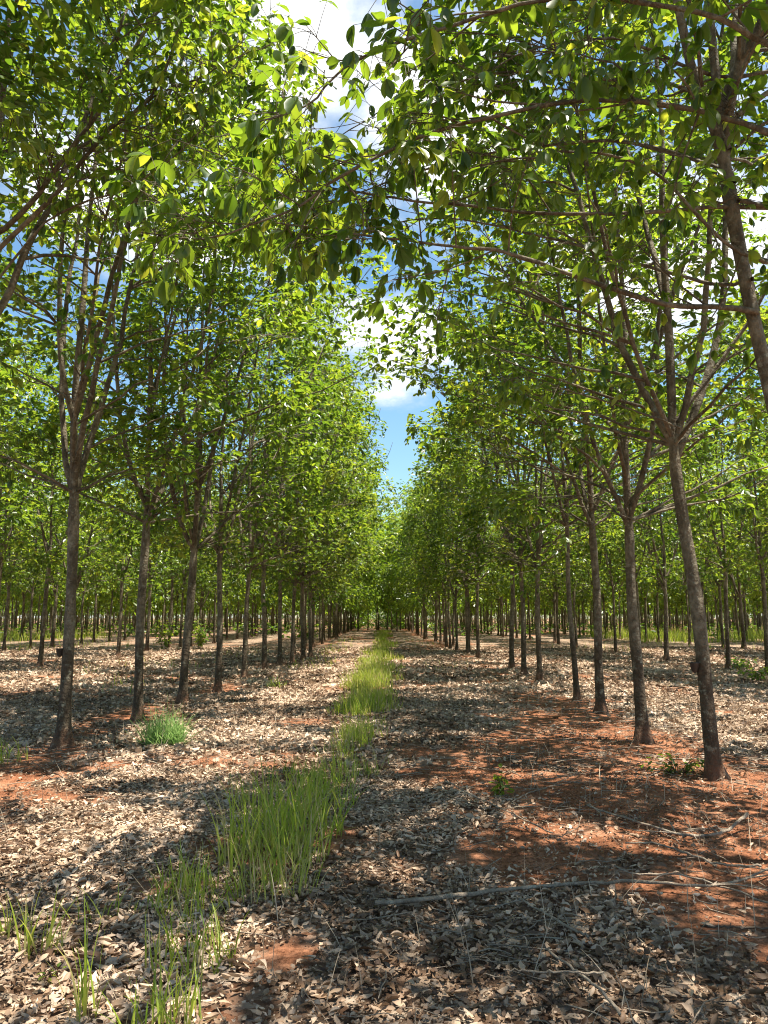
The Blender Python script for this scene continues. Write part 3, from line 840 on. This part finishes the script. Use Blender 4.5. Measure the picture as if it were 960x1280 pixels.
# ------------------------------------------------------------------ dry leaves on the ground
def litter(rng, x, y, lo, hi, near):
    n = len(x)
    L = lo + (hi - lo) * rng.beta(1.5, 2.0, n); W = L * rng.uniform(0.36, 0.55, n)
    yaw = rng.uniform(0, 2 * PI, n); pit = rng.normal(0, 0.23, n); rol = rng.normal(0, 0.33, n)
    u = np.stack([np.cos(yaw) * np.cos(pit), np.sin(yaw) * np.cos(pit), np.sin(pit)], -1)
    s0 = np.stack([-np.sin(yaw), np.cos(yaw), 0 * yaw], -1)
    n0 = np.cross(u, s0)
    s = s0 * np.cos(rol)[:, None] + n0 * np.sin(rol)[:, None]
    nn = np.cross(u, s)
    flip = np.where(rng.random(n) < 0.4, -1, 1)[:, None]
    c = np.stack([x, y, gz(x, y) + 0.012 + np.abs(rng.normal(0, 0.008, n)) + np.abs(np.sin(pit)) * L * 0.4], -1)
    c1 = rng.uniform(-0.1, 0.75, (n, 1)) * flip   # cross curl
    c2 = rng.uniform(-0.3, 0.6, (n, 1)) * flip   # length curl
    tw = rng.normal(0, 0.25, (n, 1))
    L = L[:, None]; W = W[:, None]
    ts = [-0.5, -0.3, 0.0, 0.28, 0.5] if near else [-0.5, -0.2, 0.2, 0.5]
    ws = [0.03, 0.38, 0.5, 0.36, 0.02] if near else [0.04, 0.44, 0.42, 0.03]
    vs = []
    for t, w in zip(ts, ws):
        mid = c + u * L * t + nn * (c2 * L * t * t * 2)
        sd = s + nn * tw * t * 2
        if near:
            jl = rng.uniform(0.5, 1.2, (n, 1)); jr = rng.uniform(0.5, 1.2, (n, 1))
            e = nn * c1 * W * (w / 0.5)
            vs += [mid + sd * W * w * jl + e, mid, mid - sd * W * w * jr + e]
        else:
            vs += [mid + sd * W * w + nn * c1 * W, mid - sd * W * w - nn * c1 * W * 0.5]
    V = np.stack(vs, 1); k = V.shape[1]
    V[..., 2] = np.maximum(V[..., 2], gz(V[..., 0], V[..., 1]) + 0.002)
    o = (np.arange(n) * k)[:, None]
    q = []
    if near:
        for r_ in range(len(ts) - 1):
            a = 3 * r_
            q += [(a, a + 1, a + 4, a + 3), (a + 1, a + 2, a + 5, a + 4)]
    else:
        for r_ in range(len(ts) - 1):
            a = 2 * r_
            q += [(a, a + 1, a + 3, a + 2)]
    F = np.concatenate([o + np.array(i) for i in q])
    T = np.clip(rng.beta(1.9, 1.5, n) + (fbm(x * 1.1, y * 1.1, 91, 3) - 0.52) * 1.1, 0, 1)
    return V.reshape(-1, 3), F, np.repeat(T, k)


def scatter(rng, y0, y1, dens, wide, pad):
    area = wide * (y1 * y1 - y0 * y0) + 2 * pad * (y1 - y0)
    n = int(area * dens)
    y = np.sqrt(rng.uniform(y0 * y0, y1 * y1, n))
    x = rng.uniform(-1, 1, n) * (wide * y + pad)
    keep = rng.random(n) > np.clip(soil(x, y) * 1.0, 0, 0.955) * 0.8 + 0.2 * (fbm(x * 2.2, y * 2.2, 66, 3) < 0.42) + 0.19 * (soil(x, y) > 0.5)
    return x[keep], y[keep]


r = np.random.default_rng(9)
parts = []
x, y = scatter(r, 2.0, 8.5, 760, 0.56, 0.6); parts.append(litter(r, x, y, 0.028, 0.088, True))
x, y = scatter(r, 2.0, 8.5, 1900, 0.56, 0.6); parts.append(litter(r, x, y, 0.010, 0.035, False))
x, y = scatter(r, 8.5, 18, 560, 0.54, 0.5); parts.append(litter(r, x, y, 0.03, 0.090, False))
x, y = scatter(r, 18, 42, 150, 0.54, 0.5); parts.append(litter(r, x, y, 0.06, 0.14, False))
nn_ = 34000
y = np.sqrt(r.uniform(4, 12 ** 2, nn_)); x = r.uniform(-1, 1, nn_) * (0.56 * y + 0.5)
k = (soil(x, y) > 0.3) & (fbm(x * 1.6, y * 2.4, 131, 4) > 0.47)
a, b, c = litter(r, x[k], y[k], 0.008, 0.045, False); parts.append((a, b, np.clip(c * 0.6, 0, 1)))
off = 0; V, F, T = [], [], []
for a, b, c in parts:
    V.append(a); F.append(b + off); T.append(c); off += len(a)
tag(link('leaf_litter', mk_mesh('leaf_litter', np.concatenate(V), [np.concatenate(F)], M_LITTER, {'tint': np.concatenate(T)}, smooth=True)),
    'dry beige fallen leaves covering the ground between the rows', 'leaf litter', kind='stuff')

r = np.random.default_rng(29)
nn_ = 26000
y = np.sqrt(r.uniform(4, 11 ** 2, nn_)); x = r.uniform(-1, 1, nn_) * (0.56 * y + 0.5)
k = (soil(x, y) > 0.45) & (fbm(x * 1.9, y * 1.9, 171, 3) > 0.46)
x, y = x[k], y[k]; n = len(x)
sz = 0.004 + 0.016 * r.beta(1.0, 4.0, n)
oc = np.array([(1, 0, 0), (0, 1, 0), (-1, 0, 0), (0, -1, 0), (0, 0, 0.8), (0, 0, -0.6)], float)
V = oc[None] * sz[:, None, None] * r.uniform(0.6, 1.35, (n, 6, 1)) + r.normal(0, 0.18, (n, 6, 3)) * sz[:, None, None]
an = r.uniform(0, 6.28, n); ca, sa = np.cos(an)[:, None], np.sin(an)[:, None]
V = np.stack([V[..., 0] * ca - V[..., 1] * sa, V[..., 0] * sa + V[..., 1] * ca, V[..., 2]], -1) + np.stack([x, y, gz(x, y) + sz * 0.2], -1)[:, None]
o_ = (np.arange(n) * 6)[:, None]
F = np.concatenate([o_ + np.array(q) for q in ((0, 1, 4), (1, 2, 4), (2, 3, 4), (3, 0, 4), (1, 0, 5), (2, 1, 5), (3, 2, 5), (0, 3, 5))])
tag(link('soil_clods', mk_mesh('soil_clods', V.reshape(-1, 3), [F], M_GROUND, {'soil': np.ones(n * 6)})), 'small crumbs and clods of red soil on the bare patches', 'soil clods', kind='stuff')

# thin twigs and dead stems among the leaves
tb = Tubes()
r = np.random.default_rng(19)
for i in range(1700):
    y = math.sqrt(r.uniform(4, 16 ** 2)); x = r.uniform(-1, 1) * (0.56 * y + 0.5)
    if r.random() < 0.35 and y < 9:
        x = abs(x)
    a = r.uniform(0, 6.28); ln = r.uniform(0.08, 0.42) * (1 + 0.4 * (r.random() < 0.1))
    p0 = np.array([x, y]); d = np.array([math.cos(a), math.sin(a)])
    P = [p0 + d * ln * t + r.normal(0, 0.012, 2) for t in (0, 0.35, 0.7, 1)]
    rr0 = r.uniform(0.0015, 0.0042) * (1 + (y > 8) * 0.5)
    tb.add([(*q, float(gz(*q)) + 0.03 + r.uniform(0, 0.02)) for q in P], [rr0, rr0, rr0 * 0.8, rr0 * 0.6], 4)
tag(link('twig_litter', tb.mesh('twig_litter', M_STICK)), 'thin dry twigs scattered over the fallen leaves', 'twigs', kind='stuff')


# ------------------------------------------------------------------ fallen branches
def stick(px, r_a, r_b, label, mat=M_STICK, twigs=(), lift=0.03, seed=0):
    r = np.random.default_rng(300 + seed)
    P = []
    for q in px:
        g = ground_at(*q[:2])
        P.append((g[0], g[1], float(gz(*g)) + (q[2] if len(q) > 2 else lift) + 0.02))
    org = np.array(P[0]); org[2] = gz(P[0][0], P[0][1])
    tb = Tubes()
    n = 26
    pts = smooth_path(P, n); pts[:, 2] += r.normal(0, 0.003, n); pts[:, 0] += np.cumsum(r.normal(0, 0.0025, n))
    rd = 0.85 * np.linspace(r_a, r_b, n) * (1 + r.normal(0, 0.06, n))
    tb.add(pts - org, rd, 8, 0.12, r)
    o = link('fallen_branch', tb.mesh('fallen_branch', mat), None, org)
    for (s, ang, ln) in twigs:
        i = int(s * (n - 1)); a = pts[i]
        d = pts[min(i + 1, n - 1)] - pts[max(i - 1, 0)]
        h = math.atan2(d[1], d[0]) + ang
        t2 = Tubes()
        e = a + np.array([math.cos(h) * ln, math.sin(h) * ln, 0.03])
        mm = (a + e) / 2 + r.normal(0, 0.015, 3)
        t2.add(smooth_path([a, mm, e], 7) - org, np.linspace(rd[i] * 0.6, 0.003, 7), 6)
        link('side_twig', t2.mesh('side_twig', mat), o)
    tag(o, label, 'fallen branch', 'fallen branches on the ground')
    return o


stick([(468, 1144), (560, 1132), (640, 1120), (735, 1112), (800, 1112), (870, 1118), (925, 1112), (985, 1088)], 0.015, 0.008,
      'longest fallen branch lying across the foreground leaves and out over red soil', twigs=((0.6, 0.6, 0.22), (0.78, -0.7, 0.3), (0.9, -0.5, 0.35)), lift=0.035, seed=1)
stick([(735, 1015), (780, 1030), (835, 1046), (880, 1051), (912, 1044), (938, 1038, 0.1)], 0.009, 0.016,
      'stout broken branch with side twigs on red soil behind the arched pale stick', twigs=((0.45, 2.3, 0.3), (0.72, 1.2, 0.16), (0.5, -2.6, 0.35)), seed=2)
stick([(782, 1064), (825, 1067), (870, 1082), (910, 1092), (955, 1096)], 0.006, 0.010,
      'arched pale stick on the red soil just behind the longest fallen branch', twigs=((0.65, -0.9, 0.14), (0.8, -0.6, 0.25)), lift=0.045, seed=3)
stick([(768, 1092), (795, 1103), (850, 1104), (905, 1118), (960, 1140)], 0.005, 0.007,
      'thin pale stick lying alongside the end of the longest fallen branch', seed=4)
stick([(646, 1136), (680, 1158), (715, 1178), (735, 1186)], 0.006, 0.009, 'short pale stick slanting down through the leaves below the longest fallen branch', twigs=((0.5, 0.8, 0.12),), lift=0.05, seed=5)
stick([(630, 1236), (680, 1244), (745, 1248)], 0.004, 0.006, 'thin straight stick nearest the viewer among the foreground leaves', lift=0.06, seed=6)
stick([(682, 1205), (715, 1238), (745, 1262), (775, 1290)], 0.006, 0.008, 'bent stick crossing the thin straight stick in the foreground', lift=0.05, seed=7)
stick([(700, 1062), (722, 1050), (730, 1035)], 0.004, 0.003, 'small curled twig standing up behind the pile of pale leaves', lift=0.06, seed=8)
stick([(880, 1166), (920, 1170), (965, 1172)], 0.006, 0.006, 'dark stick at the right edge on shaded red soil', M_DARKSTICK, lift=0.02, seed=9)
stick([(590, 872), (610, 862), (635, 860), (660, 866)], 0.012, 0.008, 'pale curved branch on the litter before the right row', lift=0.06, seed=10)
stick([(640, 1010), (660, 1000), (690, 988), (720, 975)], 0.006, 0.004, 'brushy twig on the red patch beside the small seedling', twigs=((0.5, 0.6, 0.4), (0.6, -0.5, 0.4), (0.8, 0.7, 0.25)), lift=0.03, seed=11)
stick([(560, 985), (590, 1003), (640, 1028), (690, 1055)], 0.005, 0.006, 'long thin stick slanting across the leaves below the small seedling', lift=0.05, seed=12)
stick([(706, 827, 0.14), (711, 832, 0.1), (720, 829, 0.06), (728, 826, 0.08)], 0.03, 0.02, 'dark broken branch piece behind the thin spindly trunk', M_DARKSTICK, twigs=((0.4, 1.2, 0.4),), lift=0.05, seed=13)
stick([(60, 1100), (110, 1098), (170, 1097), (215, 1094)], 0.003, 0.003, 'straight dry stalk lying in the shade behind the foreground grass tufts', lift=0.06, seed=14)
stick([(40, 958), (60, 968), (95, 985), (110, 1000)], 0.006, 0.004, 'thin branch on the red soil before the left row', M_DARKSTICK, lift=0.03, seed=15)


# ------------------------------------------------------------------ grass
def blades(rng, x, y, hgt, wid, spread, tint, segs=4, stiff=0.5, base=0.0):
    n = len(x)
    yaw = rng.uniform(0, 2 * PI, n)
    h = np.stack([np.cos(yaw), np.sin(yaw), 0 * yaw], -1)
    side = np.stack([-np.sin(yaw), np.cos(yaw), 0 * yaw], -1)
    tw = rng.uniform(-0.8, 0.8, n)
    side = side * np.cos(tw)[:, None] + h * np.sin(tw)[:, None]
    lean0 = np.abs(rng.normal(0, spread, n)); bend = rng.uniform(0.1, 1.0, n) * (1 - stiff) * 2.2
    p = np.stack([x, y, gz(x, y) - 0.01], -1)
    vs = []
    for k in range(segs + 1):
        t = k / segs
        w = wid * (1 - t ** 1.8) * (0.75 + 0.5 * t * (1 - t) * 2) + 0.0004
        vs += [p + side * w[:, None] / 2, p - side * w[:, None] / 2]
        th = lean0 + bend * t ** 1.5
        st = hgt / segs
        p = p + (h * np.sin(th)[:, None] + np.array([0, 0, 1.0]) * np.cos(th)[:, None]) * st[:, None]
    V = np.stack(vs, 1); m_ = V.shape[1]
    o = (np.arange(n) * m_)[:, None]
    F = np.concatenate([o + np.array((2 * k, 2 * k + 1, 2 * k + 3, 2 * k + 2)) for k in range(segs)])
    tt = np.repeat(np.linspace(0, 1, segs + 1), 2)[None]
    q = base * np.clip(1 - tt * 2.6 * rng.uniform(0.6, 1.6, (n, 1)), 0, 1)
    T = tint[:, None] * (1 - q) + 0.93 * q
    return V.reshape(-1, 3), F, T.ravel()


def strip_x(y):
    return np.interp(y, [3, 3.6, 5, 6.2, 8.5, 12, 18, 24, 40, 60, 95], [-1.0, -0.95, -0.85, -0.72, -0.42, -0.32, -0.24, -0.05, 0.15, 0.3, 0.3])


r = np.random.default_rng(61)
V, F, T = [], [], []; off = 0
for y0, y1, n, hw, hh, ww in ((7.2, 12, 1900, 0.26, (0.10, 0.40), 0.009), (12, 22, 6600, 0.44, (0.14, 0.50), 0.013), (22, 45, 8500, 0.5, (0.16, 0.46), 0.022), (45, 95, 7000, 0.65, (0.15, 0.36), 0.04)):
    # tufts: cluster centres with blades round them
    nc = n // 34
    cy = r.uniform(y0, y1, nc); cx_ = strip_x(cy) + r.normal(0, hw * 0.55, nc)
    ok = vnoise(cx_ * 1.5, cy * 0.9, 71) > 0.40
    cy, cx_ = cy[ok], cx_[ok]
    ch = r.uniform(0.55, 1.15, len(cy)); ct = r.normal(0, 0.13, len(cy))
    ci = np.repeat(np.arange(len(cy)), 26)
    x = cx_[ci] + r.normal(0, 0.07, len(ci)) * (1 + y0 / 40); y = cy[ci] + r.normal(0, 0.09, len(ci)) * (1 + y0 / 40)
    h = r.uniform(*hh, len(ci)) * ch[ci] * r.uniform(0.6, 1.15, len(ci))
    tint = np.clip(0.5 + ct[ci] + r.normal(0, 0.16, len(ci)) + 0.42 * (r.random(len(ci)) < 0.16), 0, 1)
    a, b, c = blades(r, x, y, h, np.full(len(ci), ww) * r.uniform(0.6, 1.3, len(ci)), 0.34, tint, 4, 0.62, 0.7)
    V.append(a); F.append(b + off); T.append(c); off += len(a)
tag(link('grass', mk_mesh('grass', np.concatenate(V), [np.concatenate(F)], M_GRASS, {'tint': np.concatenate(T)})),
    'strip of yellow-green grass running down the middle of the avenue', 'grass', kind='stuff')

# sunlit grass beyond the rows on both sides, and thin weeds under the trees
r = np.random.default_rng(62)
V, F, T = [], [], []; off = 0
for x0, x1, y0, y1, n, hh in ((17, 55, 50, 66, 9000, 0.9), (-52, -21, 52, 68, 5000, 0.8), (-24, -12, 36, 50, 700, 0.5), (9, 20, 36, 50, 500, 0.45), (-9, -5, 16, 40, 260, 0.35), (-2.8, -1.5, 22, 70, 500, 0.3), (1.5, 3.2, 24, 60, 260, 0.3)):
    x = r.uniform(x0, x1, n); y = r.uniform(y0, y1, n)
    k = vnoise(x * 0.35, y * 0.35, 55) > (0.25 if n > 2000 else 0.6)
    x, y = x[k], y[k]; n = len(x)
    a, b, c = blades(r, x, y, hh * r.uniform(0.5, 1.2, n), np.full(n, 0.035 if n > 2000 else 0.016) * r.uniform(0.7, 1.4, n), 0.3, np.clip(r.normal(0.5, 0.14, n), 0, 1), 3, 0.6)
    V.append(a); F.append(b + off); T.append(c); off += len(a)
tag(link('weeds', mk_mesh('weeds', np.concatenate(V), [np.concatenate(F)], M_GRASS, {'tint': np.concatenate(T)})),
    'bright green weeds and grass growing between the rear rows', 'weeds', kind='stuff')

# dry standing stems
r = np.random.default_rng(63)
n = 7000
y = np.sqrt(r.uniform(9, 26 ** 2, n)); x = r.uniform(-1, 1, n) * (0.55 * y)
k = vnoise(x * 0.6, y * 0.6, 58) > 0.42
x, y = x[k], y[k]; n = len(x)
a, b, c = blades(r, x, y, r.uniform(0.08, 0.38, n), np.full(n, 0.0045) * r.uniform(0.6, 1.4, n), 0.75, r.random(n), 4, 0.7)
tag(link('dead_grass', mk_mesh('dead_grass', a, [b], M_STRAW, {'tint': c})), 'thin dead grass stems standing in the leaf litter', 'dead grass', kind='stuff')


def grass_clump(seed, x0, y0, n, rx, ry, h, w, label, mat=None, spread=0.42, stiff=0.5, bias=0.0, group='grass clumps along the strip', name='grass_clump', straw=0.18, base=0.9):
    r = np.random.default_rng(seed)
    z0 = float(gz(x0, y0))
    q = np.sqrt(r.random(n)); a = r.uniform(0, 6.28, n)
    x = x0 + np.cos(a) * q * rx; y = y0 + np.sin(a) * q * ry
    tint = np.clip(0.48 + bias + r.normal(0, 0.17, n) + 0.5 * (r.random(n) < straw), 0, 1)
    V, F, T = blades(r, x, y, r.uniform(h[0], h[1], n) * (1.1 - 0.35 * q), w * r.uniform(0.6, 1.35, n), spread, tint, 6, stiff, base)
    o = link(name, mk_mesh(name, V - np.array([x0, y0, z0]), [F], mat or M_GRASS, {'tint': T}), None, (x0, y0, z0))
    tag(o, label, 'grass', group)
    return o


def g(px, py):
    return ground_at(px, py)


grass_clump(1, -0.70, 5.35, 270, 0.36, 0.48, (0.15, 0.84), 0.012, 'tallest yellow-green grass clump at the near end of the strip')
grass_clump(2, -0.60, 6.1, 190, 0.34, 0.42, (0.15, 0.68), 0.012, 'bushy grass clump just behind the tallest clump of the strip')
grass_clump(3, -0.62, 4.75, 120, 0.26, 0.26, (0.15, 0.52), 0.008, 'grass clump with straw-coloured base just before the tallest clump', straw=0.35)
grass_clump(4, -1.05, 4.55, 90, 0.26, 0.30, (0.15, 0.42), 0.008, 'sparse upright grass clump left of the tallest clump', bias=-0.1)
grass_clump(5, -0.50, 6.9, 120, 0.30, 0.35, (0.2, 0.5), 0.009, 'loose grass clump where the strip thins out behind the bushy clump')
grass_clump(6, *g(240, 1205), 80, 0.22, 0.2, (0.12, 0.42), 0.008, 'shaded dark green grass clump before the sparse upright clump', bias=-0.22)
grass_clump(7, *g(205, 1290), 60, 0.16, 0.14, (0.15, 0.42), 0.009, 'grass clump at the bottom edge with a few arching straw blades', bias=-0.1, straw=0.2)
grass_clump(8, *g(44, 1188), 26, 0.09, 0.07, (0.15, 0.42), 0.010, 'isolated upright grass tuft at the left on pale sunlit leaves', bias=0.0, spread=0.16)
grass_clump(9, *g(104, 1280), 16, 0.05, 0.05, (0.2, 0.55), 0.010, 'narrow tall grass tuft at the bottom edge', bias=-0.05, spread=0.12)
grass_clump(10, *g(140, 1150), 24, 0.20, 0.08, (0.1, 0.28), 0.008, 'few scattered grass blades behind the isolated upright tuft', bias=0.0)
grass_clump(11, *g(240, 1120), 60, 0.16, 0.2, (0.12, 0.38), 0.008, 'dark thin grass clump left of the straw-based clump', bias=-0.15)
grass_clump(12, *g(4, 1165), 18, 0.08, 0.08, (0.1, 0.26), 0.009, 'small grass tuft cut by the left edge of the view', bias=0.0)
grass_clump(13, *g(5, 952), 70, 0.25, 0.2, (0.12, 0.5), 0.012, 'arching grass tuft at the left edge on red soil', bias=-0.05, spread=0.6, stiff=0.5)
grass_clump(14, *g(205, 931), 620, 0.25, 0.19, (0.28, 0.66), 0.011, 'rounded bright blue-green grass tuft alone on the litter', M_TUFT, 0.85, 0.5, straw=0.0, base=0)
grass_clump(15, *g(345, 860), 60, 0.25, 0.2, (0.15, 0.35), 0.012, 'low dull green tuft on the litter beside the left row', bias=-0.2)
grass_clump(16, *g(75, 1185), 12, 0.04, 0.04, (0.08, 0.2), 0.007, 'tiny grass tuft close beside the isolated upright tuft', bias=0.1)
grass_clump(17, *g(312, 1010), 45, 0.18, 0.2, (0.15, 0.4), 0.008, 'thin grass clump at the left flank of the bushy clump', bias=0.05)


# ------------------------------------------------------------------ small leafy plants
def plant(seed, x0, y0, n_stem, hgt, spread, size, label, tint=0.0, name='leafy_weed', group='small leafy weeds on the ground'):
    r = np.random.default_rng(seed)
    z0 = float(gz(x0, y0))
    root = bpy.data.objects.new(name, None); COL.objects.link(root); root.location = (x0, y0, z0)
    tb = Tubes(); cen, cd = [], []
    for i in range(n_stem):
        az = r.uniform(0, 6.28); rr_ = spread * math.sqrt(r.random())
        e = np.array([math.cos(az) * rr_, math.sin(az) * rr_, hgt * r.uniform(0.5, 1.1)])
        b = np.array([e[0] * 0.25, e[1] * 0.25, 0.0])
        P = smooth_path([b, (b + e) / 2 + np.array([-e[0] * 0.1, -e[1] * 0.1, 0.03]), e], 6)
        tb.add(P, np.linspace(0.005, 0.002, 6), 4)
        for k in (2, 3, 4, 5):
            cen.append(P[k]); cd.append(norm(np.array([e[0], e[1], 0.3])))
    V, F, T = foliage(r, np.array(cen), np.array(cd), 3, size, 1, tint, size * 0.5, False)
    link('stem', tb.mesh('stem', M_BARK), root)
    link('foliage', mk_mesh('foliage', V, F, M_LEAF, {'tint': T}), root)
    tag(root, label, 'plant', group)


gx_, gy_ = g(848, 968)
plant(1, gx_, gy_, 15, 0.16, 0.36, 0.075, 'dark low spreading weed at the foot of the thick leaning trunk', -0.25)
plant(2, *g(628, 995), 7, 0.20, 0.07, 0.07, 'small bright green seedling alone on the leaves', 0.25)
plant(3, *g(66, 1228), 5, 0.05, 0.06, 0.035, 'tiny pale green seedling below the isolated grass tuft', 0.35)
plant(4, *g(205, 812), 14, 1.3, 0.5, 0.22, 'leafy young shoot standing between the second row trunks on the left', 0.1)
plant(5, *g(500 / 2, 812), 14, 1.5, 0.5, 0.22, 'taller leafy young shoot behind the third left trunk', 0.1)
plant(6, *g(945, 850), 16, 0.4, 0.6, 0.12, 'low dark bush at the right edge beside the second right row', -0.2)
plant(7, *g(925, 836), 16, 0.35, 0.5, 0.14, 'low weed at the foot of the broad tree of the second right row', -0.1)
plant(8, *g(385, 800), 20, 0.8, 0.8, 0.26, 'green bush among the far trunks of the left row', 0.1)

# ------------------------------------------------------------------ sky, clouds, sun
SUN_EL, SUN_AZ = rad(74), math.atan2(0.95, -0.22)     # azimuth from +Y towards +X
w = bpy.data.worlds.new('World'); scene.world = w; w.use_nodes = True
nt = w.node_tree; nt.nodes.clear(); lk = nt.links
sky = N(nt, 'ShaderNodeTexSky', sky_type='NISHITA'); sky.sun_disc = False
sky.sun_elevation = SUN_EL; sky.sun_rotation = SUN_AZ; sky.air_density = 1.0; sky.dust_density = 0.4; sky.ozone_density = 2.0
tc = N(nt, 'ShaderNodeTexCoord'); sp = N(nt, 'ShaderNodeSeparateXYZ'); lk.new(tc.outputs['Generated'], sp.inputs[0])


def mth(op, a, b=None, c=None):
    n_ = N(nt, 'ShaderNodeMath', operation=op)
    for i, v in enumerate((a, b, c)):
        if v is None: continue
        if isinstance(v, (int, float)): n_.inputs[i].default_value = v
        else: lk.new(v, n_.inputs[i])
    return n_.outputs[0]


az = mth('ARCTAN2', sp.outputs['X'], sp.outputs['Y']); el = mth('ARCSINE', sp.outputs['Z'])
zc = mth('MAXIMUM', sp.outputs['Z'], 0.06)
cb = N(nt, 'ShaderNodeCombineXYZ'); lk.new(mth('DIVIDE', sp.outputs['X'], mth('ADD', zc, 0.25)), cb.inputs[0]); lk.new(mth('DIVIDE', sp.outputs['Y'], mth('ADD', zc, 0.25)), cb.inputs[1])
cn = N(nt, 'ShaderNodeTexNoise'); cn.inputs['Scale'].default_value = 2.6; cn.inputs['Detail'].default_value = 8; cn.inputs['Roughness'].default_value = 0.58
lk.new(cb.outputs[0], cn.inputs['Vector'])
cn2 = N(nt, 'ShaderNodeTexNoise'); cn2.inputs['Scale'].default_value = 1.1; cn2.inputs['Detail'].default_value = 2; lk.new(cb.outputs[0], cn2.inputs['Vector'])


def blob(px, py, ra, re):
    v = at(px, py, 10.0) - np.array([0, 0, CAM_H]); v = v / np.linalg.norm(v)
    a0, e0 = math.atan2(v[0], v[1]), math.asin(v[2])
    dx = mth('DIVIDE', mth('SUBTRACT', az, a0), rad(ra)); dy = mth('DIVIDE', mth('SUBTRACT', el, e0), rad(re))
    return mth('SUBTRACT', 1.0, mth('SQRT', mth('ADD', mth('MULTIPLY', dx, dx), mth('MULTIPLY', dy, dy))))


bl = None
for b_ in ((500, 432, 9, 4.2), (360, 30, 16, 9), (560, 130, 12, 8), (130, 240, 8, 4), (800, 320, 14, 7), (90, 740, 14, 6), (250, 300, 10, 4)):
    v = mth('MULTIPLY', blob(*b_), 0.8)
    bl = v if bl is None else mth('MAXIMUM', bl, v)
bg_ = mth('MULTIPLY', mth('SUBTRACT', cn2.outputs['Fac'], 0.58), 2.0)
bl = mth('MAXIMUM', mth('MAXIMUM', bl, -0.6), bg_)
cv = mth('ADD', bl, mth('MULTIPLY', mth('SUBTRACT', cn.outputs['Fac'], 0.5), 2.4))
mr = N(nt, 'ShaderNodeMapRange', interpolation_type='SMOOTHSTEP'); lk.new(cv, mr.inputs['Value'])
mr.inputs['From Min'].default_value = -0.05; mr.inputs['From Max'].default_value = 0.55
cc = ramp(nt, [(0.0, (4.8, 5.2, 5.9)), (1.0, (7.8, 7.9, 8.0))]); lk.new(mr.outputs[0], cc.inputs[0])
hs = N(nt, 'ShaderNodeHueSaturation'); hs.inputs['Saturation'].default_value = 1.1; hs.inputs['Value'].default_value = 1.15; hs.inputs['Hue'].default_value = 0.488
lk.new(sky.outputs[0], hs.inputs['Color'])
mx = N(nt, 'ShaderNodeMix', data_type='RGBA'); lk.new(mr.outputs[0], mx.inputs[0]); lk.new(hs.outputs[0], mx.inputs[6]); lk.new(cc.outputs[0], mx.inputs[7])
bgn = N(nt, 'ShaderNodeBackground'); bgn.inputs['Strength'].default_value = 0.062; lk.new(mx.outputs[2], bgn.inputs['Color'])
ow = N(nt, 'ShaderNodeOutputWorld'); lk.new(bgn.outputs[0], ow.inputs['Surface'])

sd = bpy.data.lights.new('sun', 'SUN'); sd.energy = 5.0; sd.angle = rad(0.53); sd.color = (1.0, 0.94, 0.83)
so = bpy.data.objects.new('sun', sd); COL.objects.link(so)
dirv = Vector((math.sin(SUN_AZ) * math.cos(SUN_EL), math.cos(SUN_AZ) * math.cos(SUN_EL), math.sin(SUN_EL)))
so.rotation_euler = dirv.to_track_quat('Z', 'Y').to_euler()
so.location = (20, -10, 40)

# ------------------------------------------------------------------ render settings
vs_ = scene.view_settings
vs_.view_transform = 'Standard'; vs_.look = 'None'; vs_.gamma = 1.0; vs_.use_curve_mapping = False
vs_.exposure = 1.62
c = scene.cycles
c.max_bounces = 8; c.diffuse_bounces = 4; c.glossy_bounces = 2; c.transmission_bounces = 5; c.transparent_max_bounces = 8
c.use_denoising = True
c.sample_clamp_indirect = 6
c.filter_width = 1.1
scene.render.use_persistent_data = False
